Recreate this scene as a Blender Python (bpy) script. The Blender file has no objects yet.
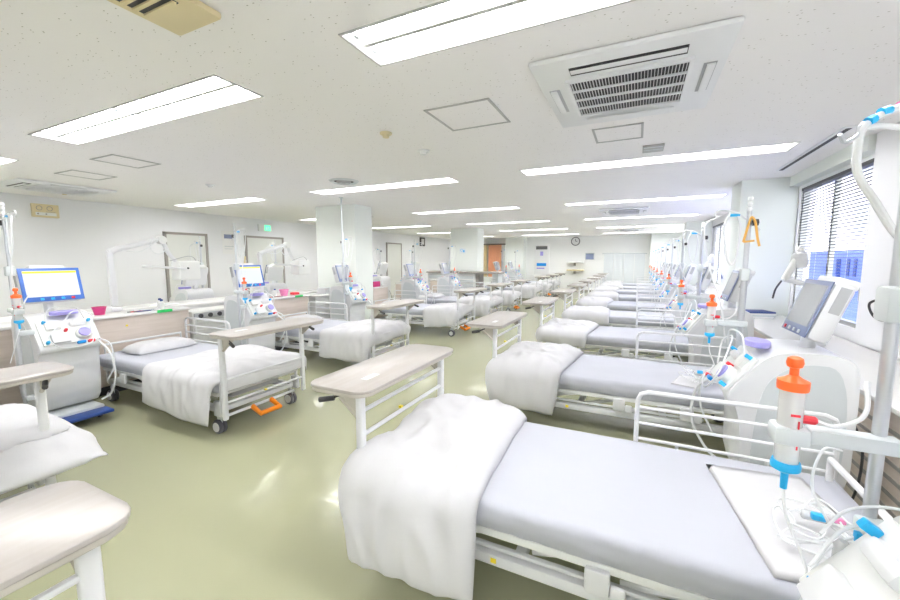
import bpy, bmesh, math, random
from mathutils import Vector, Matrix, noise
random.seed(7)
PI = math.pi
S = bpy.context.scene
COL = S.collection
CEIL = 2.55

# ---------------------------------------------------------------- materials
def mat(name, col, rough=0.5, metal=0.0, trans=0.0, emit=None, estr=0.0, spec=0.5, nscale=0.0, namt=0.04, bump=0.0, coat=0.0):
    m = bpy.data.materials.new(name); m.use_nodes = True
    nt = m.node_tree; b = nt.nodes['Principled BSDF']
    c = (col[0], col[1], col[2], 1)
    b.inputs['Base Color'].default_value = c
    b.inputs['Roughness'].default_value = rough
    b.inputs['Metallic'].default_value = metal
    b.inputs['Transmission Weight'].default_value = trans
    b.inputs['Specular IOR Level'].default_value = spec
    b.inputs['Coat Weight'].default_value = coat
    if emit:
        b.inputs['Emission Color'].default_value = (*emit, 1); b.inputs['Emission Strength'].default_value = estr
    if nscale:
        tc = nt.nodes.new('ShaderNodeTexCoord'); n = nt.nodes.new('ShaderNodeTexNoise')
        n.inputs['Scale'].default_value = nscale; n.inputs['Detail'].default_value = 4
        nt.links.new(tc.outputs['Object'], n.inputs['Vector'])
        mx = nt.nodes.new('ShaderNodeMix'); mx.data_type = 'RGBA'
        mx.inputs[6].default_value = tuple(max(0, k*(1-namt)) for k in col) + (1,)
        mx.inputs[7].default_value = tuple(min(1, k*(1+namt)) for k in col) + (1,)
        nt.links.new(n.outputs['Fac'], mx.inputs[0]); nt.links.new(mx.outputs[2], b.inputs['Base Color'])
        if bump:
            bp = nt.nodes.new('ShaderNodeBump'); bp.inputs['Strength'].default_value = bump; bp.inputs['Distance'].default_value = 0.01
            nt.links.new(n.outputs['Fac'], bp.inputs['Height']); nt.links.new(bp.outputs['Normal'], b.inputs['Normal'])
    return m

def wood_mat(name, c1, c2, axis_scale, rough=0.35):
    m = mat(name, c1, rough); nt = m.node_tree; b = nt.nodes['Principled BSDF']
    tc = nt.nodes.new('ShaderNodeTexCoord'); mp = nt.nodes.new('ShaderNodeMapping'); n = nt.nodes.new('ShaderNodeTexNoise')
    mp.inputs['Scale'].default_value = axis_scale; n.inputs['Scale'].default_value = 3; n.inputs['Detail'].default_value = 6
    n.inputs['Distortion'].default_value = 0.6
    r = nt.nodes.new('ShaderNodeValToRGB'); r.color_ramp.elements[0].position = 0.35; r.color_ramp.elements[1].position = 0.65
    r.color_ramp.elements[0].color = (*c2, 1); r.color_ramp.elements[1].color = (*c1, 1)
    nt.links.new(tc.outputs['Object'], mp.inputs['Vector']); nt.links.new(mp.outputs[0], n.inputs['Vector'])
    nt.links.new(n.outputs['Fac'], r.inputs[0]); nt.links.new(r.outputs[0], b.inputs['Base Color'])
    return m

M = {}
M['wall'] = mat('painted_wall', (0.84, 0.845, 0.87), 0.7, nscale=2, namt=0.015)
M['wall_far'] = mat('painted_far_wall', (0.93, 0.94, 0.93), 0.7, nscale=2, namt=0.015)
M['pillar'] = mat('painted_pillar', (0.84, 0.88, 0.85), 0.6, nscale=2, namt=0.015)
M['white'] = mat('white_enamel', (0.74, 0.75, 0.77), 0.3, nscale=6, namt=0.01)
M['offwhite'] = mat('offwhite_plastic', (0.80, 0.81, 0.80), 0.4, nscale=6, namt=0.02)
M['grey'] = mat('grey_plastic', (0.42, 0.43, 0.45), 0.4, nscale=8)
M['lgrey'] = mat('light_grey_plastic', (0.62, 0.66, 0.68), 0.4, nscale=8, namt=0.03)
M['steel'] = mat('brushed_steel', (0.62, 0.64, 0.68), 0.3, 0.7, nscale=20)
M['dark'] = mat('dark_rubber', (0.05, 0.05, 0.055), 0.5, nscale=20)
M['dgrey'] = mat('dark_grey', (0.12, 0.125, 0.13), 0.5, nscale=20)
M['mattress'] = mat('fitted_sheet', (0.50, 0.515, 0.58), 0.85, nscale=9, namt=0.015, bump=0.15)
M['duvet'] = mat('white_duvet_cotton', (0.64, 0.64, 0.665), 0.9, nscale=7, namt=0.01, bump=0.35)
M['pillow'] = mat('pillow_cotton', (0.64, 0.64, 0.665), 0.9, nscale=12, namt=0.01, bump=0.2)
M['top'] = wood_mat('pale_wood_laminate', (0.46, 0.435, 0.42), (0.425, 0.39, 0.365), (9, 0.8, 1), 0.3)
M['panel'] = wood_mat('beige_wood_panel', (0.68, 0.60, 0.54), (0.61, 0.53, 0.465), (1, 0.6, 8), 0.4)
M['edge'] = mat('laminate_edge', (0.52, 0.49, 0.44), 0.5, nscale=9)
M['counter'] = mat('white_counter', (0.86, 0.855, 0.84), 0.25, nscale=3, namt=0.01)
M['orange'] = mat('orange_plastic', (0.95, 0.27, 0.01), 0.4, nscale=9)
M['ored'] = mat('orange_red_cap', (1.0, 0.16, 0.03), 0.35, nscale=9)
M['blue'] = mat('blue_plastic', (0.0, 0.27, 0.72), 0.4, nscale=9)
M['cyan'] = mat('cyan_plastic', (0.02, 0.45, 0.85), 0.35, nscale=9)
M['navy'] = mat('navy_plastic', (0.02, 0.06, 0.26), 0.4, nscale=9)
M['red'] = mat('red_plastic', (0.75, 0.03, 0.05), 0.4, nscale=9)
M['green'] = mat('green_plastic', (0.02, 0.55, 0.12), 0.4, nscale=9)
M['yellow'] = mat('yellow_plastic', (0.9, 0.72, 0.03), 0.4, nscale=9)
M['amber'] = mat('amber_rubber_tube', (0.80, 0.45, 0.10), 0.4, nscale=9)
M['magenta'] = mat('magenta_plastic', (0.55, 0.03, 0.18), 0.4, nscale=9)
M['pink'] = mat('pink_plastic', (0.90, 0.28, 0.55), 0.4, nscale=9)
M['purple'] = mat('lavender_plastic', (0.36, 0.33, 0.72), 0.35, nscale=9)
M['tubing'] = mat('clear_tubing', (0.84, 0.86, 0.88), 0.2, nscale=9, namt=0.02)
M['clear'] = mat('clear_plastic', (0.90, 0.91, 0.93), 0.2, trans=0.35, nscale=9, namt=0.01)
M['cream'] = mat('cream_plastic', (0.72, 0.62, 0.38), 0.5, nscale=5)
M['doorc'] = mat('door_paint', (0.72, 0.73, 0.70), 0.5, nscale=4, namt=0.02)
M['frame'] = mat('door_frame_grey', (0.33, 0.31, 0.29), 0.5, nscale=4)
M['hatch'] = mat('hatch_frame_grey', (0.47, 0.47, 0.47), 0.5, nscale=4)
M['acwhite'] = mat('air_unit_white', (0.82, 0.83, 0.85), 0.35, nscale=4, namt=0.01)
M['bezel'] = mat('blue_bezel', (0.05, 0.15, 0.52), 0.35, nscale=9)
M['gbezel'] = mat('slate_bezel', (0.20, 0.24, 0.38), 0.35, nscale=9)
M['paper'] = mat('paper', (0.85, 0.85, 0.85), 0.8, nscale=5, namt=0.02)
M['curtain'] = mat('orange_curtain', (0.80, 0.45, 0.28), 0.9, nscale=5)
M['wcurtain'] = mat('white_partition_panel', (0.78, 0.82, 0.84), 0.6, nscale=5, namt=0.02)
M['tyre'] = mat('grey_tyre', (0.10, 0.10, 0.12), 0.5, nscale=9)
M['tube'] = mat('fluorescent_tube', (1, 1, 1), 0.5, emit=(1.0, 0.99, 0.985), estr=26.0, nscale=5)
M['reflector'] = mat('white_reflector', (0.92, 0.92, 0.92), 0.3, nscale=5, namt=0.005)
M['screen_w'] = mat('lit_screen', (0.3, 0.3, 0.3), 0.3, emit=(0.72, 0.80, 0.95), estr=0.42, nscale=9)
M['screen_bar'] = mat('lit_yellow_bar', (0.5, 0.4, 0.0), 0.3, emit=(0.9, 0.7, 0.05), estr=0.5, nscale=9)
M['screen_g'] = mat('dim_screen', (0.40, 0.42, 0.45), 0.15, nscale=3, namt=0.1)
M['exit'] = mat('lit_exit_sign', (0.1, 0.6, 0.3), 0.4, emit=(0.1, 0.8, 0.35), estr=1.0, nscale=9)
M['blind'] = mat('blind_slat', (0.10, 0.10, 0.11), 0.5, nscale=5)
M['alu'] = mat('window_aluminium', (0.36, 0.37, 0.36), 0.35, 0.4, nscale=5)
M['signblue'] = mat('outdoor_sign_blue', (0.16, 0.25, 0.80), 0.5, nscale=3)
M['outwall'] = mat('outdoor_facade', (0.85, 0.80, 0.82), 0.8, nscale=1, namt=0.08)
M['vent'] = mat('vent_dark', (0.045, 0.045, 0.05), 0.6, nscale=9)
M['book'] = mat('navy_binder', (0.02, 0.05, 0.22), 0.5, nscale=9)
g = bpy.data.materials.new('window_glass'); g.use_nodes = True; nt = g.node_tree
nt.nodes.remove(nt.nodes['Principled BSDF'])
tr = nt.nodes.new('ShaderNodeBsdfTransparent'); gl = nt.nodes.new('ShaderNodeBsdfGlossy'); gl.inputs['Roughness'].default_value = 0.05
mxs = nt.nodes.new('ShaderNodeMixShader'); mxs.inputs[0].default_value = 0.05
nt.links.new(tr.outputs[0], mxs.inputs[1]); nt.links.new(gl.outputs[0], mxs.inputs[2])
nt.links.new(mxs.outputs[0], nt.nodes['Material Output'].inputs[0]); M['glass'] = g

# ceiling: off-white mineral boards with small dark pinholes
def ceiling_mat():
    m = mat('mineral_board_ceiling', (0.91, 0.895, 0.90), 0.85); nt = m.node_tree; b = nt.nodes['Principled BSDF']
    tc = nt.nodes.new('ShaderNodeTexCoord')
    v = nt.nodes.new('ShaderNodeTexVoronoi'); v.inputs['Scale'].default_value = 26
    mp = nt.nodes.new('ShaderNodeMapping'); mp.inputs['Scale'].default_value = (1, 1.8, 1)
    nt.links.new(tc.outputs['Object'], mp.inputs[0]); nt.links.new(mp.outputs[0], v.inputs['Vector'])
    n = nt.nodes.new('ShaderNodeTexNoise'); n.inputs['Scale'].default_value = 14; n.inputs['Detail'].default_value = 3
    nt.links.new(tc.outputs['Object'], n.inputs['Vector'])
    lt = nt.nodes.new('ShaderNodeMath'); lt.operation = 'LESS_THAN'; lt.inputs[1].default_value = 0.13
    nt.links.new(v.outputs['Distance'], lt.inputs[0])
    gt = nt.nodes.new('ShaderNodeMath'); gt.operation = 'GREATER_THAN'; gt.inputs[1].default_value = 0.50
    nt.links.new(n.outputs['Fac'], gt.inputs[0])
    mu = nt.nodes.new('ShaderNodeMath'); mu.operation = 'MULTIPLY'
    nt.links.new(lt.outputs[0], mu.inputs[0]); nt.links.new(gt.outputs[0], mu.inputs[1])
    mx = nt.nodes.new('ShaderNodeMix'); mx.data_type = 'RGBA'
    mx.inputs[6].default_value = (0.91, 0.895, 0.90, 1); mx.inputs[7].default_value = (0.52, 0.50, 0.47, 1)
    nt.links.new(mu.outputs[0], mx.inputs[0]); nt.links.new(mx.outputs[2], b.inputs['Base Color'])
    return m
M['ceiling'] = ceiling_mat()

def floor_mat():
    m = mat('green_vinyl_floor', (0.50, 0.53, 0.27), 0.28, coat=0.15); nt = m.node_tree; b = nt.nodes['Principled BSDF']
    tc = nt.nodes.new('ShaderNodeTexCoord')
    n = nt.nodes.new('ShaderNodeTexNoise'); n.inputs['Scale'].default_value = 0.6; n.inputs['Detail'].default_value = 1
    nt.links.new(tc.outputs['Object'], n.inputs['Vector'])
    mx = nt.nodes.new('ShaderNodeMix'); mx.data_type = 'RGBA'
    mx.inputs[6].default_value = (0.385, 0.392, 0.258, 1); mx.inputs[7].default_value = (0.390, 0.397, 0.262, 1)
    nt.links.new(n.outputs['Fac'], mx.inputs[0]); nt.links.new(mx.outputs[2], b.inputs['Base Color'])
    n2 = nt.nodes.new('ShaderNodeTexNoise'); n2.inputs['Scale'].default_value = 5
    nt.links.new(tc.outputs['Object'], n2.inputs['Vector'])
    mr = nt.nodes.new('ShaderNodeMapRange'); mr.inputs[3].default_value = 0.24; mr.inputs[4].default_value = 0.30
    nt.links.new(n2.outputs['Fac'], mr.inputs[0]); b.inputs['Roughness'].default_value = 0.20
    return m
M['floor'] = floor_mat()

# ---------------------------------------------------------------- mesh builder
class MB:
    def __init__(s, sx=1):
        s.bm = bmesh.new(); s.sx = sx
    def box(s, x0, x1, y0, y1, z0, z1, bev=0.0, rot=None, seg=2):
        r = bmesh.ops.create_cube(s.bm, size=1)['verts']
        c = Vector(((x0+x1)/2, (y0+y1)/2, (z0+z1)/2)); d = (abs(x1-x0), abs(y1-y0), abs(z1-z0))
        for v in r: v.co = Vector((v.co.x*d[0], v.co.y*d[1], v.co.z*d[2]))
        if bev:
            es = list({e for v in r for e in v.link_edges})
            r = bmesh.ops.bevel(s.bm, geom=es, offset=min(bev, min(d)*0.49), segments=seg, affect='EDGES', profile=0.5)['verts']
        for v in r:
            if rot is not None: v.co = rot @ v.co
            v.co += c
        return s
    def tube(s, pts, r, n=8, smooth=0, cap=True):
        pts = [Vector(p) for p in pts]
        if smooth: pts = catmull(pts, smooth)
        k = len(pts); rings = []; up = None
        for i, p in enumerate(pts):
            t = (pts[min(i+1, k-1)] - pts[max(i-1, 0)]).normalized()
            if up is None:
                up = Vector((0, 0, 1)) if abs(t.z) < 0.9 else Vector((1, 0, 0))
            a = t.cross(up)
            if a.length < 1e-4: a = t.cross(Vector((0, 1, 0)))
            a.normalize(); b = a.cross(t).normalized(); up = b
            rr = r[i] if isinstance(r, (list, tuple)) else r
            q = 1.0
            rings.append([s.bm.verts.new(p + (a*math.cos(2*PI*j/n) + b*math.sin(2*PI*j/n))*rr*q) for j in range(n)])
        for i in range(k-1):
            for j in range(n):
                s.bm.faces.new((rings[i][j], rings[i][(j+1) % n], rings[i+1][(j+1) % n], rings[i+1][j]))
        if cap:
            s.bm.faces.new(rings[0]); s.bm.faces.new(rings[-1])
        return s
    def lathe(s, prof, c, axis='z', n=20):
        rings = []
        for (r, h) in prof:
            ring = []
            for j in range(n):
                a = 2*PI*j/n; u, v = max(r, 1e-4)*math.cos(a), max(r, 1e-4)*math.sin(a)
                p = {'z': (u, v, h), 'x': (h, u, v), 'y': (u, h, v)}[axis]
                ring.append(s.bm.verts.new(Vector(p) + Vector(c)))
            rings.append(ring)
        for i in range(len(rings)-1):
            for j in range(n):
                s.bm.faces.new((rings[i][j], rings[i][(j+1) % n], rings[i+1][(j+1) % n], rings[i+1][j]))
        s.bm.faces.new(rings[0]); s.bm.faces.new(rings[-1])
        return s
    def ring(s, c, R, r, axis='z', n=24, m=6):
        pts = []
        for j in range(n+1):
            a = 2*PI*j/n; u, v = R*math.cos(a), R*math.sin(a)
            pts.append(Vector({'z': (u, v, 0), 'x': (0, u, v), 'y': (u, 0, v)}[axis]) + Vector(c))
        return s.tube(pts, r, m, cap=False)
    def prism(s, poly, y0, y1, bev=0.0, plane='xz'):
        f = (lambda a, b, h: (a, h, b)) if plane == 'xz' else (lambda a, b, h: (a, b, h))
        v0 = [s.bm.verts.new(f(a, b, y0)) for a, b in poly]; v1 = [s.bm.verts.new(f(a, b, y1)) for a, b in poly]
        fs = [s.bm.faces.new(v0), s.bm.faces.new(v1)]
        k = len(poly)
        for i in range(k): s.bm.faces.new((v0[i], v0[(i+1) % k], v1[(i+1) % k], v1[i]))
        if bev:
            es = list({e for fc in fs for e in fc.edges})
            bmesh.ops.bevel(s.bm, geom=es, offset=bev, segments=3, affect='EDGES', profile=0.5)
        return s
    def build(s, name, m, parent=None, smooth=True, loc=None, sharp=35):
        bmesh.ops.remove_doubles(s.bm, verts=s.bm.verts, dist=1e-6)
        if s.sx < 0:
            for v in s.bm.verts: v.co.x *= -1
        bmesh.ops.recalc_face_normals(s.bm, faces=s.bm.faces)
        me = bpy.data.meshes.new(name); s.bm.to_mesh(me); s.bm.free()
        me.materials.append(M[m] if isinstance(m, str) else m)
        if smooth:
            me.polygons.foreach_set('use_smooth', [True]*len(me.polygons))
            me.set_sharp_from_angle(angle=math.radians(sharp))
        o = bpy.data.objects.new(name, me); COL.objects.link(o)
        if parent is not None: o.parent = parent
        if loc: o.location = loc
        return o

def chaikin(p, n=2, q=0.22):
    for _ in range(n):
        o = []
        for i in range(len(p)):
            a, b = p[i], p[(i+1) % len(p)]
            o += [(a[0]+(b[0]-a[0])*q, a[1]+(b[1]-a[1])*q), (a[0]+(b[0]-a[0])*(1-q), a[1]+(b[1]-a[1])*(1-q))]
        p = o
    return p
def catmull(p, k):
    if len(p) < 3: return p
    q = [p[0]*2-p[1]] + list(p) + [p[-1]*2-p[-2]]; out = []
    for i in range(1, len(q)-2):
        for j in range(k):
            t = j/k; a, b, c, d = q[i-1], q[i], q[i+1], q[i+2]
            out.append(0.5*((2*b) + (c-a)*t + (2*a-5*b+4*c-d)*t*t + (3*b-a-3*c+d)*t**3))
    out.append(p[-1]); return out

def tag(o, label=None, cat=None, group=None, kind=None):
    if label: o['label'] = label
    if cat: o['category'] = cat
    if group: o['group'] = group
    if kind: o['kind'] = kind
    return o
def thing(name, label, cat, loc=(0, 0, 0), group=None):
    o = bpy.data.objects.new(name, None); COL.objects.link(o); o.location = loc; o.empty_display_size = 0.1
    return tag(o, label, cat, group)
def struct(o): return tag(o, kind='structure')
def copy_tree(o, parent=None):
    c = o.copy(); COL.objects.link(c)
    if parent is not None: c.parent = parent
    for ch in list(o.children): copy_tree(ch, c)
    return c
def place(proto, used, loc, label, group=None):
    o = proto if not used else copy_tree(proto)
    o.location = loc; o['label'] = label
    if group: o['group'] = group
    return o
ORD = ['nearest', 'second', 'third', 'fourth', 'fifth', 'sixth', 'seventh', 'eighth', 'ninth', 'tenth']
def nth(i): return ORD[i] + (' from the camera' if i else ' one to the camera')

# ---------------------------------------------------------------- layout
RX, LX = -0.10, -4.10
RY = [1.86 + 1.95*i for i in range(9)]
LY = [0.50, 2.42, 4.45, 7.10, 8.95, 10.80, 13.60, 15.40, 17.20]
LIGHT_Y = [1.685 + 3.1*i for i in range(-1, 6)]
LIGHT_X = [(-8.25, -6.0), (-4.68, -2.24), (-1.30, 1.27)]
XL, XR, YB, YF = -9.1, 1.83, -3.0, 19.0

# ---------------------------------------------------------------- shell
struct(MB().box(XL-0.1, XR+0.1, YB-0.1, YF+0.1, -0.1, 0).build('floor', 'floor', smooth=False))
def ceiling():
    bm = bmesh.new(); h = 0.155
    xs = sorted({XL-0.1, XR+0.1} | {v for p in LIGHT_X for v in p})
    ys = sorted({YB-0.1, YF+0.1} | {y+d for y in LIGHT_Y for d in (-h, h)})
    def hole(x, y):
        return any(a < x < b for a, b in LIGHT_X) and any(abs(y-c) < h for c in LIGHT_Y)
    V = {}
    def v(i, j, z):
        if (i, j, z) not in V: V[(i, j, z)] = bm.verts.new((xs[i], ys[j], z))
        return V[(i, j, z)]
    for i in range(len(xs)-1):
        for j in range(len(ys)-1):
            if not hole((xs[i]+xs[i+1])/2, (ys[j]+ys[j+1])/2):
                bm.faces.new((v(i, j, CEIL), v(i, j+1, CEIL), v(i+1, j+1, CEIL), v(i+1, j, CEIL)))
    me = bpy.data.meshes.new('ceiling'); bm.to_mesh(me); bm.free(); me.materials.append(M['ceiling'])
    o = bpy.data.objects.new('ceiling', me); COL.objects.link(o); struct(o)
    struct(MB().box(XL-0.1, XR+0.1, YB-0.1, YF+0.1, CEIL+0.14, CEIL+0.2).build('ceiling', 'ceiling', smooth=False))
ceiling()
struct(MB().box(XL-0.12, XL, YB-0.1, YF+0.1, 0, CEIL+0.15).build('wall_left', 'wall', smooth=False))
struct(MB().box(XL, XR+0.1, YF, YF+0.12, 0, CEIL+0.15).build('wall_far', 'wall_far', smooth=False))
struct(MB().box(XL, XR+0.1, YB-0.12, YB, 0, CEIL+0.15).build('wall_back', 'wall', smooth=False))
# right wall with window openings
SEEN_AND_ADDED_WINS = [(-2.4, -0.4), (4.72, 6.46), (7.5, 10.6), (11.15, 12.86), (13.9, 17.2)]  # unseen openings without blinds are added to bring daylight onto the beds
WZ0, WZ1 = 0.86, 2.38
mb = MB(); y = YB
for a, b in SEEN_AND_ADDED_WINS:
    mb.box(XR, XR+0.16, y, a, 0, CEIL+0.15); mb.box(XR, XR+0.16, a, b, 0, WZ0); mb.box(XR, XR+0.16, a, b, WZ1, CEIL+0.15); y = b
mb.box(XR, XR+0.16, y, YF, 0, CEIL+0.15)
struct(mb.build('wall_right', 'wall', smooth=False))
struct(MB().box(XR-0.10, XR+0.0, 4.62, 6.5, 2.42, CEIL).build('trim_window', 'pillar', smooth=False))
struct(MB().box(XR-0.06, XR, 3.65, 4.6, 0.77, CEIL).build('wall_pier', 'wall', smooth=False))
for i, (cx0, cx1, cy0, cy1) in enumerate([(1.22, XR, 6.5, 7.1), (1.22, XR, 12.9, 13.5), (0.5, XR, 18.3, YF),
                                          (-5.92, -4.92, 6.02, 6.55), (-5.92, -4.9, 12.35, 12.95), (-5.85, -4.95, 18.5, YF)]):
    struct(MB().box(cx0, cx1, cy0, cy1, 0, CEIL, 0.008).build('wall_pillar', 'pillar'))
for nm, a in (('baseboard_left', (XL, XL+0.015, YB, YF)), ('baseboard_far', (XL, XR, YF-0.015, YF)), ('baseboard_right', (XR-0.015, XR, YB, YF))):
    struct(MB().box(*a, 0, 0.07).build(nm, 'frame', smooth=False))
# windows, seen ones and ones added for daylight
for i, (a, b) in enumerate(SEEN_AND_ADDED_WINS):
    w = thing('window_%d' % (i+1), None, None); struct(w)
    f = MB()
    f.box(XR+0.03, XR+0.09, a, a+0.04, WZ0, WZ1).box(XR+0.03, XR+0.09, b-0.04, b, WZ0, WZ1).box(XR+0.03, XR+0.09, a, b, WZ0, WZ0+0.04).box(XR+0.03, XR+0.09, a, b, WZ1-0.04, WZ1)
    f.box(XR+0.04, XR+0.08, (a+b)/2-0.025, (a+b)/2+0.025, WZ0, WZ1)
    f.build('window_frame', 'alu', w, smooth=False)
    MB().box(XR+0.055, XR+0.06, a+0.04, b-0.04, WZ0+0.04, WZ1-0.04).build('window_pane', 'glass', w, smooth=False)
    MB().box(XR-0.0, XR+0.03, a+0.04, a+0.06, 1.12, 1.24).build('window_latch', 'alu', w, smooth=False)
    if i in (1, 3):
        bl = thing('venetian_blind', {1: 'dark venetian blind half lowered over the near window', 3: 'dark venetian blind over the far window beyond the near pillar'}[i], 'blind', (XR+0.015, (a+b)/2, WZ1))
        mb = MB(); hw = (b-a)/2-0.05
        n = 42
        rot = Matrix.Rotation(math.radians(15), 3, 'Y')
        for k in range(n):
            z = -0.05-k*0.034
            mb.box(-0.0125, 0.0125, -hw, hw, z-0.0006, z+0.0006, rot=rot)
        mb.build('slats', 'blind', bl, smooth=False)
        MB().box(-0.015, 0.015, -hw, hw, -0.035, 0).build('head_rail', 'blind', bl, smooth=False)
        for yy in (-hw*0.6, 0.25, hw*0.6): MB().tube([(0, yy, -0.03), (0, yy, -0.05-n*0.034)], 0.0012, 4).build('ladder_cord', 'offwhite', bl)
# outdoors beyond the near window: sign board and facade
sg = thing('outdoor_sign', 'blue sign board with dark blue curved strokes outside the near window', 'sign', (2.75, 6.5, 0))
MB().box(0, 0.06, -1.6, 4.2, -0.5, 1.62).build('board', 'signblue', sg, smooth=False)
mb = MB()
mb.tube([(-0.01, 1.30, 1.50), (-0.01, 1.28, 1.25), (-0.01, 1.2, 1.08), (-0.01, 1.0, 1.0)], 0.035, 6, smooth=6)
mb.box(-0.015, -0.001, 0.98, 1.05, 1.25, 1.50).box(-0.015, -0.001, 0.78, 0.85, 1.25, 1.50)
mb.build('sign_strokes', 'navy', sg)
MB().box(-0.0, 0.06, -1.4, -1.34, -3, -0.5).box(0, 0.06, 4.0, 4.06, -3, -0.5).build('post', 'alu', sg, smooth=False)
fb = thing('neighbouring_building', 'pale pinkish building seen through the near window blinds', 'building', (5.2, 8, -3))
MB().box(0, 3, -4, 8, 0, 11).build('facade', 'outwall', fb, smooth=False)
for zz in (3.6, 5.1, 6.6):
    for yy in (-2.6, -0.2, 2.2, 4.6):
        w_ = MB().box(-0.03, 0.05, yy, yy+1.5, zz, zz+0.8).build('window', 'lgrey', fb, smooth=False)

# left wall doors and fittings
def door(i, y0, y1, ztop):
    d = thing('door_%d' % i, None, None, (XL, (y0+y1)/2, 0)); struct(d); h = (y1-y0)/2
    MB().box(0, 0.03, -h+0.05, h-0.05, 0, ztop-0.05).build('door_leaf', 'doorc', d, smooth=False)
    MB().box(0, 0.05, -h, -h+0.05, 0, ztop).box(0, 0.05, h-0.05, h, 0, ztop).box(0, 0.05, -h, h, ztop-0.05, ztop).build('door_frame', 'frame', d, smooth=False)
    MB().tube([(0.03, h-0.13, 1.0), (0.08, h-0.13, 1.0), (0.08, h-0.24, 1.0)], 0.012, 6).build('door_handle', 'steel', d)
door(1, 4.85, 5.78, 2.08); door(2, 6.75, 7.95, 2.10); door(3, 13.0, 14.1, 2.16)
def hung(name, label, cat, loc): return thing(name, label, cat, loc)
c = hung('wall_clock_panel', 'beige rectangular clock and gauge panel high on the left wall', 'clock', (XL, 3.05, 2.31))
MB().box(0.001, 0.05, -0.17, 0.17, -0.11, 0.11, 0.01).build('panel', 'cream', c)
MB().ring((0.052, -0.08, 0.04), 0.035, 0.004, 'x').ring((0.052, 0.05, 0.04), 0.035, 0.004, 'x').box(0.05, 0.053, 0.0, 0.12, -0.02, -0.015).build('dial_ring', 'frame', c)
MB().box(0.05, 0.055, -0.13, 0.13, -0.08, -0.03).build('display', 'offwhite', c, smooth=False)
MB().lathe([(0.012, 0.0501), (0.012, 0.056)], (0, -0.1, -0.055), 'x', 10).lathe([(0.012, 0.0501), (0.012, 0.056)], (0, 0.0, -0.055), 'x', 10).build('knob', 'frame', c)
c = hung('exit_sign', 'green lit exit sign above the second left wall door', 'exit sign', (XL, 7.36, 2.33))
MB().box(0.001, 0.05, -0.2, 0.2, -0.09, 0.09, 0.008).build('housing', 'offwhite', c)
MB().box(0.05, 0.054, -0.02, 0.17, -0.075, 0.075).build('lit_panel', 'exit', c, smooth=False)
MB().box(0.054, 0.056, 0.02, 0.035, -0.05, 0.02).tube([(0.055, 0.06, -0.04), (0.055, 0.075, 0.0), (0.055, 0.1, 0.02), (0.055, 0.12, -0.04)], 0.006, 6).build('running_figure', 'paper', c)
c = hung('poster', 'small white poster with purple picture between the left wall doors', 'poster', (XL, 6.33, 1.9))
MB().box(0.001, 0.008, -0.17, 0.17, -0.28, 0.28).build('sheet', 'paper', c, smooth=False)
MB().box(0.008, 0.010, -0.12, 0.10, 0.10, 0.2).build('picture', 'gbezel', c, smooth=False)
MB().box(0.008, 0.010, -0.12, 0.12, -0.1, -0.08).box(0.008, 0.010, -0.12, 0.08, -0.16, -0.145).build('text_line', 'lgrey', c, smooth=False)
c = hung('wall_box', 'cream light switch box on the left wall under the poster', 'switch', (XL, 6.75, 1.45))
MB().box(0.001, 0.04, -0.05, 0.05, -0.12, 0.12, 0.006).build('cover', 'cream', c)
MB().box(0.04, 0.046, -0.02, 0.02, -0.03, 0.03).build('rocker', 'offwhite', c)
c = hung('square_wall_clock', 'black square clock with white face far along the left wall', 'clock', (XL, 15.9, 2.3))
MB().box(0.001, 0.05, -0.22, 0.22, -0.2, 0.2, 0.01).build('case', 'dark', c)
MB().box(0.05, 0.055, -0.12, 0.12, -0.13, 0.13).build('face', 'paper', c, smooth=False)
MB().box(0.055, 0.058, -0.006, 0.006, 0, 0.1).box(0.055, 0.058, 0, 0.07, -0.006, 0.006).build('hand', 'dark', c, smooth=False)

# far wall
c = hung('notice_board', 'tall white notice board with dark header and blue bars on the far wall', 'sign', (-4.15, YF, 1.52))
MB().box(-0.38, 0.34, -0.03, -0.001, -0.74, 0.66, 0.004).build('board', 'paper', c)
MB().box(-0.31, 0.24, -0.035, -0.03, 0.44, 0.6).build('header', 'dgrey', c, smooth=False)
MB().box(-0.1, 0.04, -0.035, -0.03, 0.14, 0.34).build('emblem', 'purple', c, smooth=False)
MB().box(-0.26, 0.2, -0.035, -0.03, -0.36, -0.22).build('title_bar', 'blue', c, smooth=False)
MB().box(-0.26, 0.12, -0.035, -0.03, -0.5, -0.44).build('text_bar', 'purple', c, smooth=False)
c = hung('round_wall_clock', 'round clock with dark rim high on the far wall', 'clock', (-2.62, YF, 2.32))
MB().lathe([(0.19, -0.001), (0.19, -0.03)], (0, 0, 0), 'y', 28).build('face', 'paper', c)
MB().ring((0, -0.03, 0), 0.185, 0.02, 'y', 28).build('rim', 'dgrey', c)
MB().box(-0.01, 0.01, -0.038, -0.03, 0, 0.12).box(0, 0.08, -0.038, -0.03, -0.01, 0.01).build('hand', 'dark', c, smooth=False)
for k, (z, lb) in enumerate([(1.35, 'upper white wall shelf below the round clock'), (0.98, 'lower white wall shelf below the round clock')]):
    c = hung('wall_shelf', lb, 'shelf', (-2.6, YF, z))
    MB().box(-0.35, 0.4, -0.28, -0.001, -0.03, 0.03, 0.005).build('board', 'cream' if k else 'offwhite', c)
    MB().box(-0.05, 0.05, -0.2, -0.001, -0.16, -0.03, 0.01).build('bracket', 'frame', c)
c = hung('blue_wall_picture', 'small blue framed picture right of the wall shelves', 'picture', (-1.97, YF, 1.62))
MB().box(-0.2, 0.2, -0.03, -0.001, -0.16, 0.16, 0.005).build('frame', 'lgrey', c)
MB().box(-0.17, 0.17, -0.035, -0.03, -0.13, 0.13).build('picture', 'gbezel', c, smooth=False)
d = thing('door_4', None, None, (-0.35, YF, 0)); struct(d)
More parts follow.
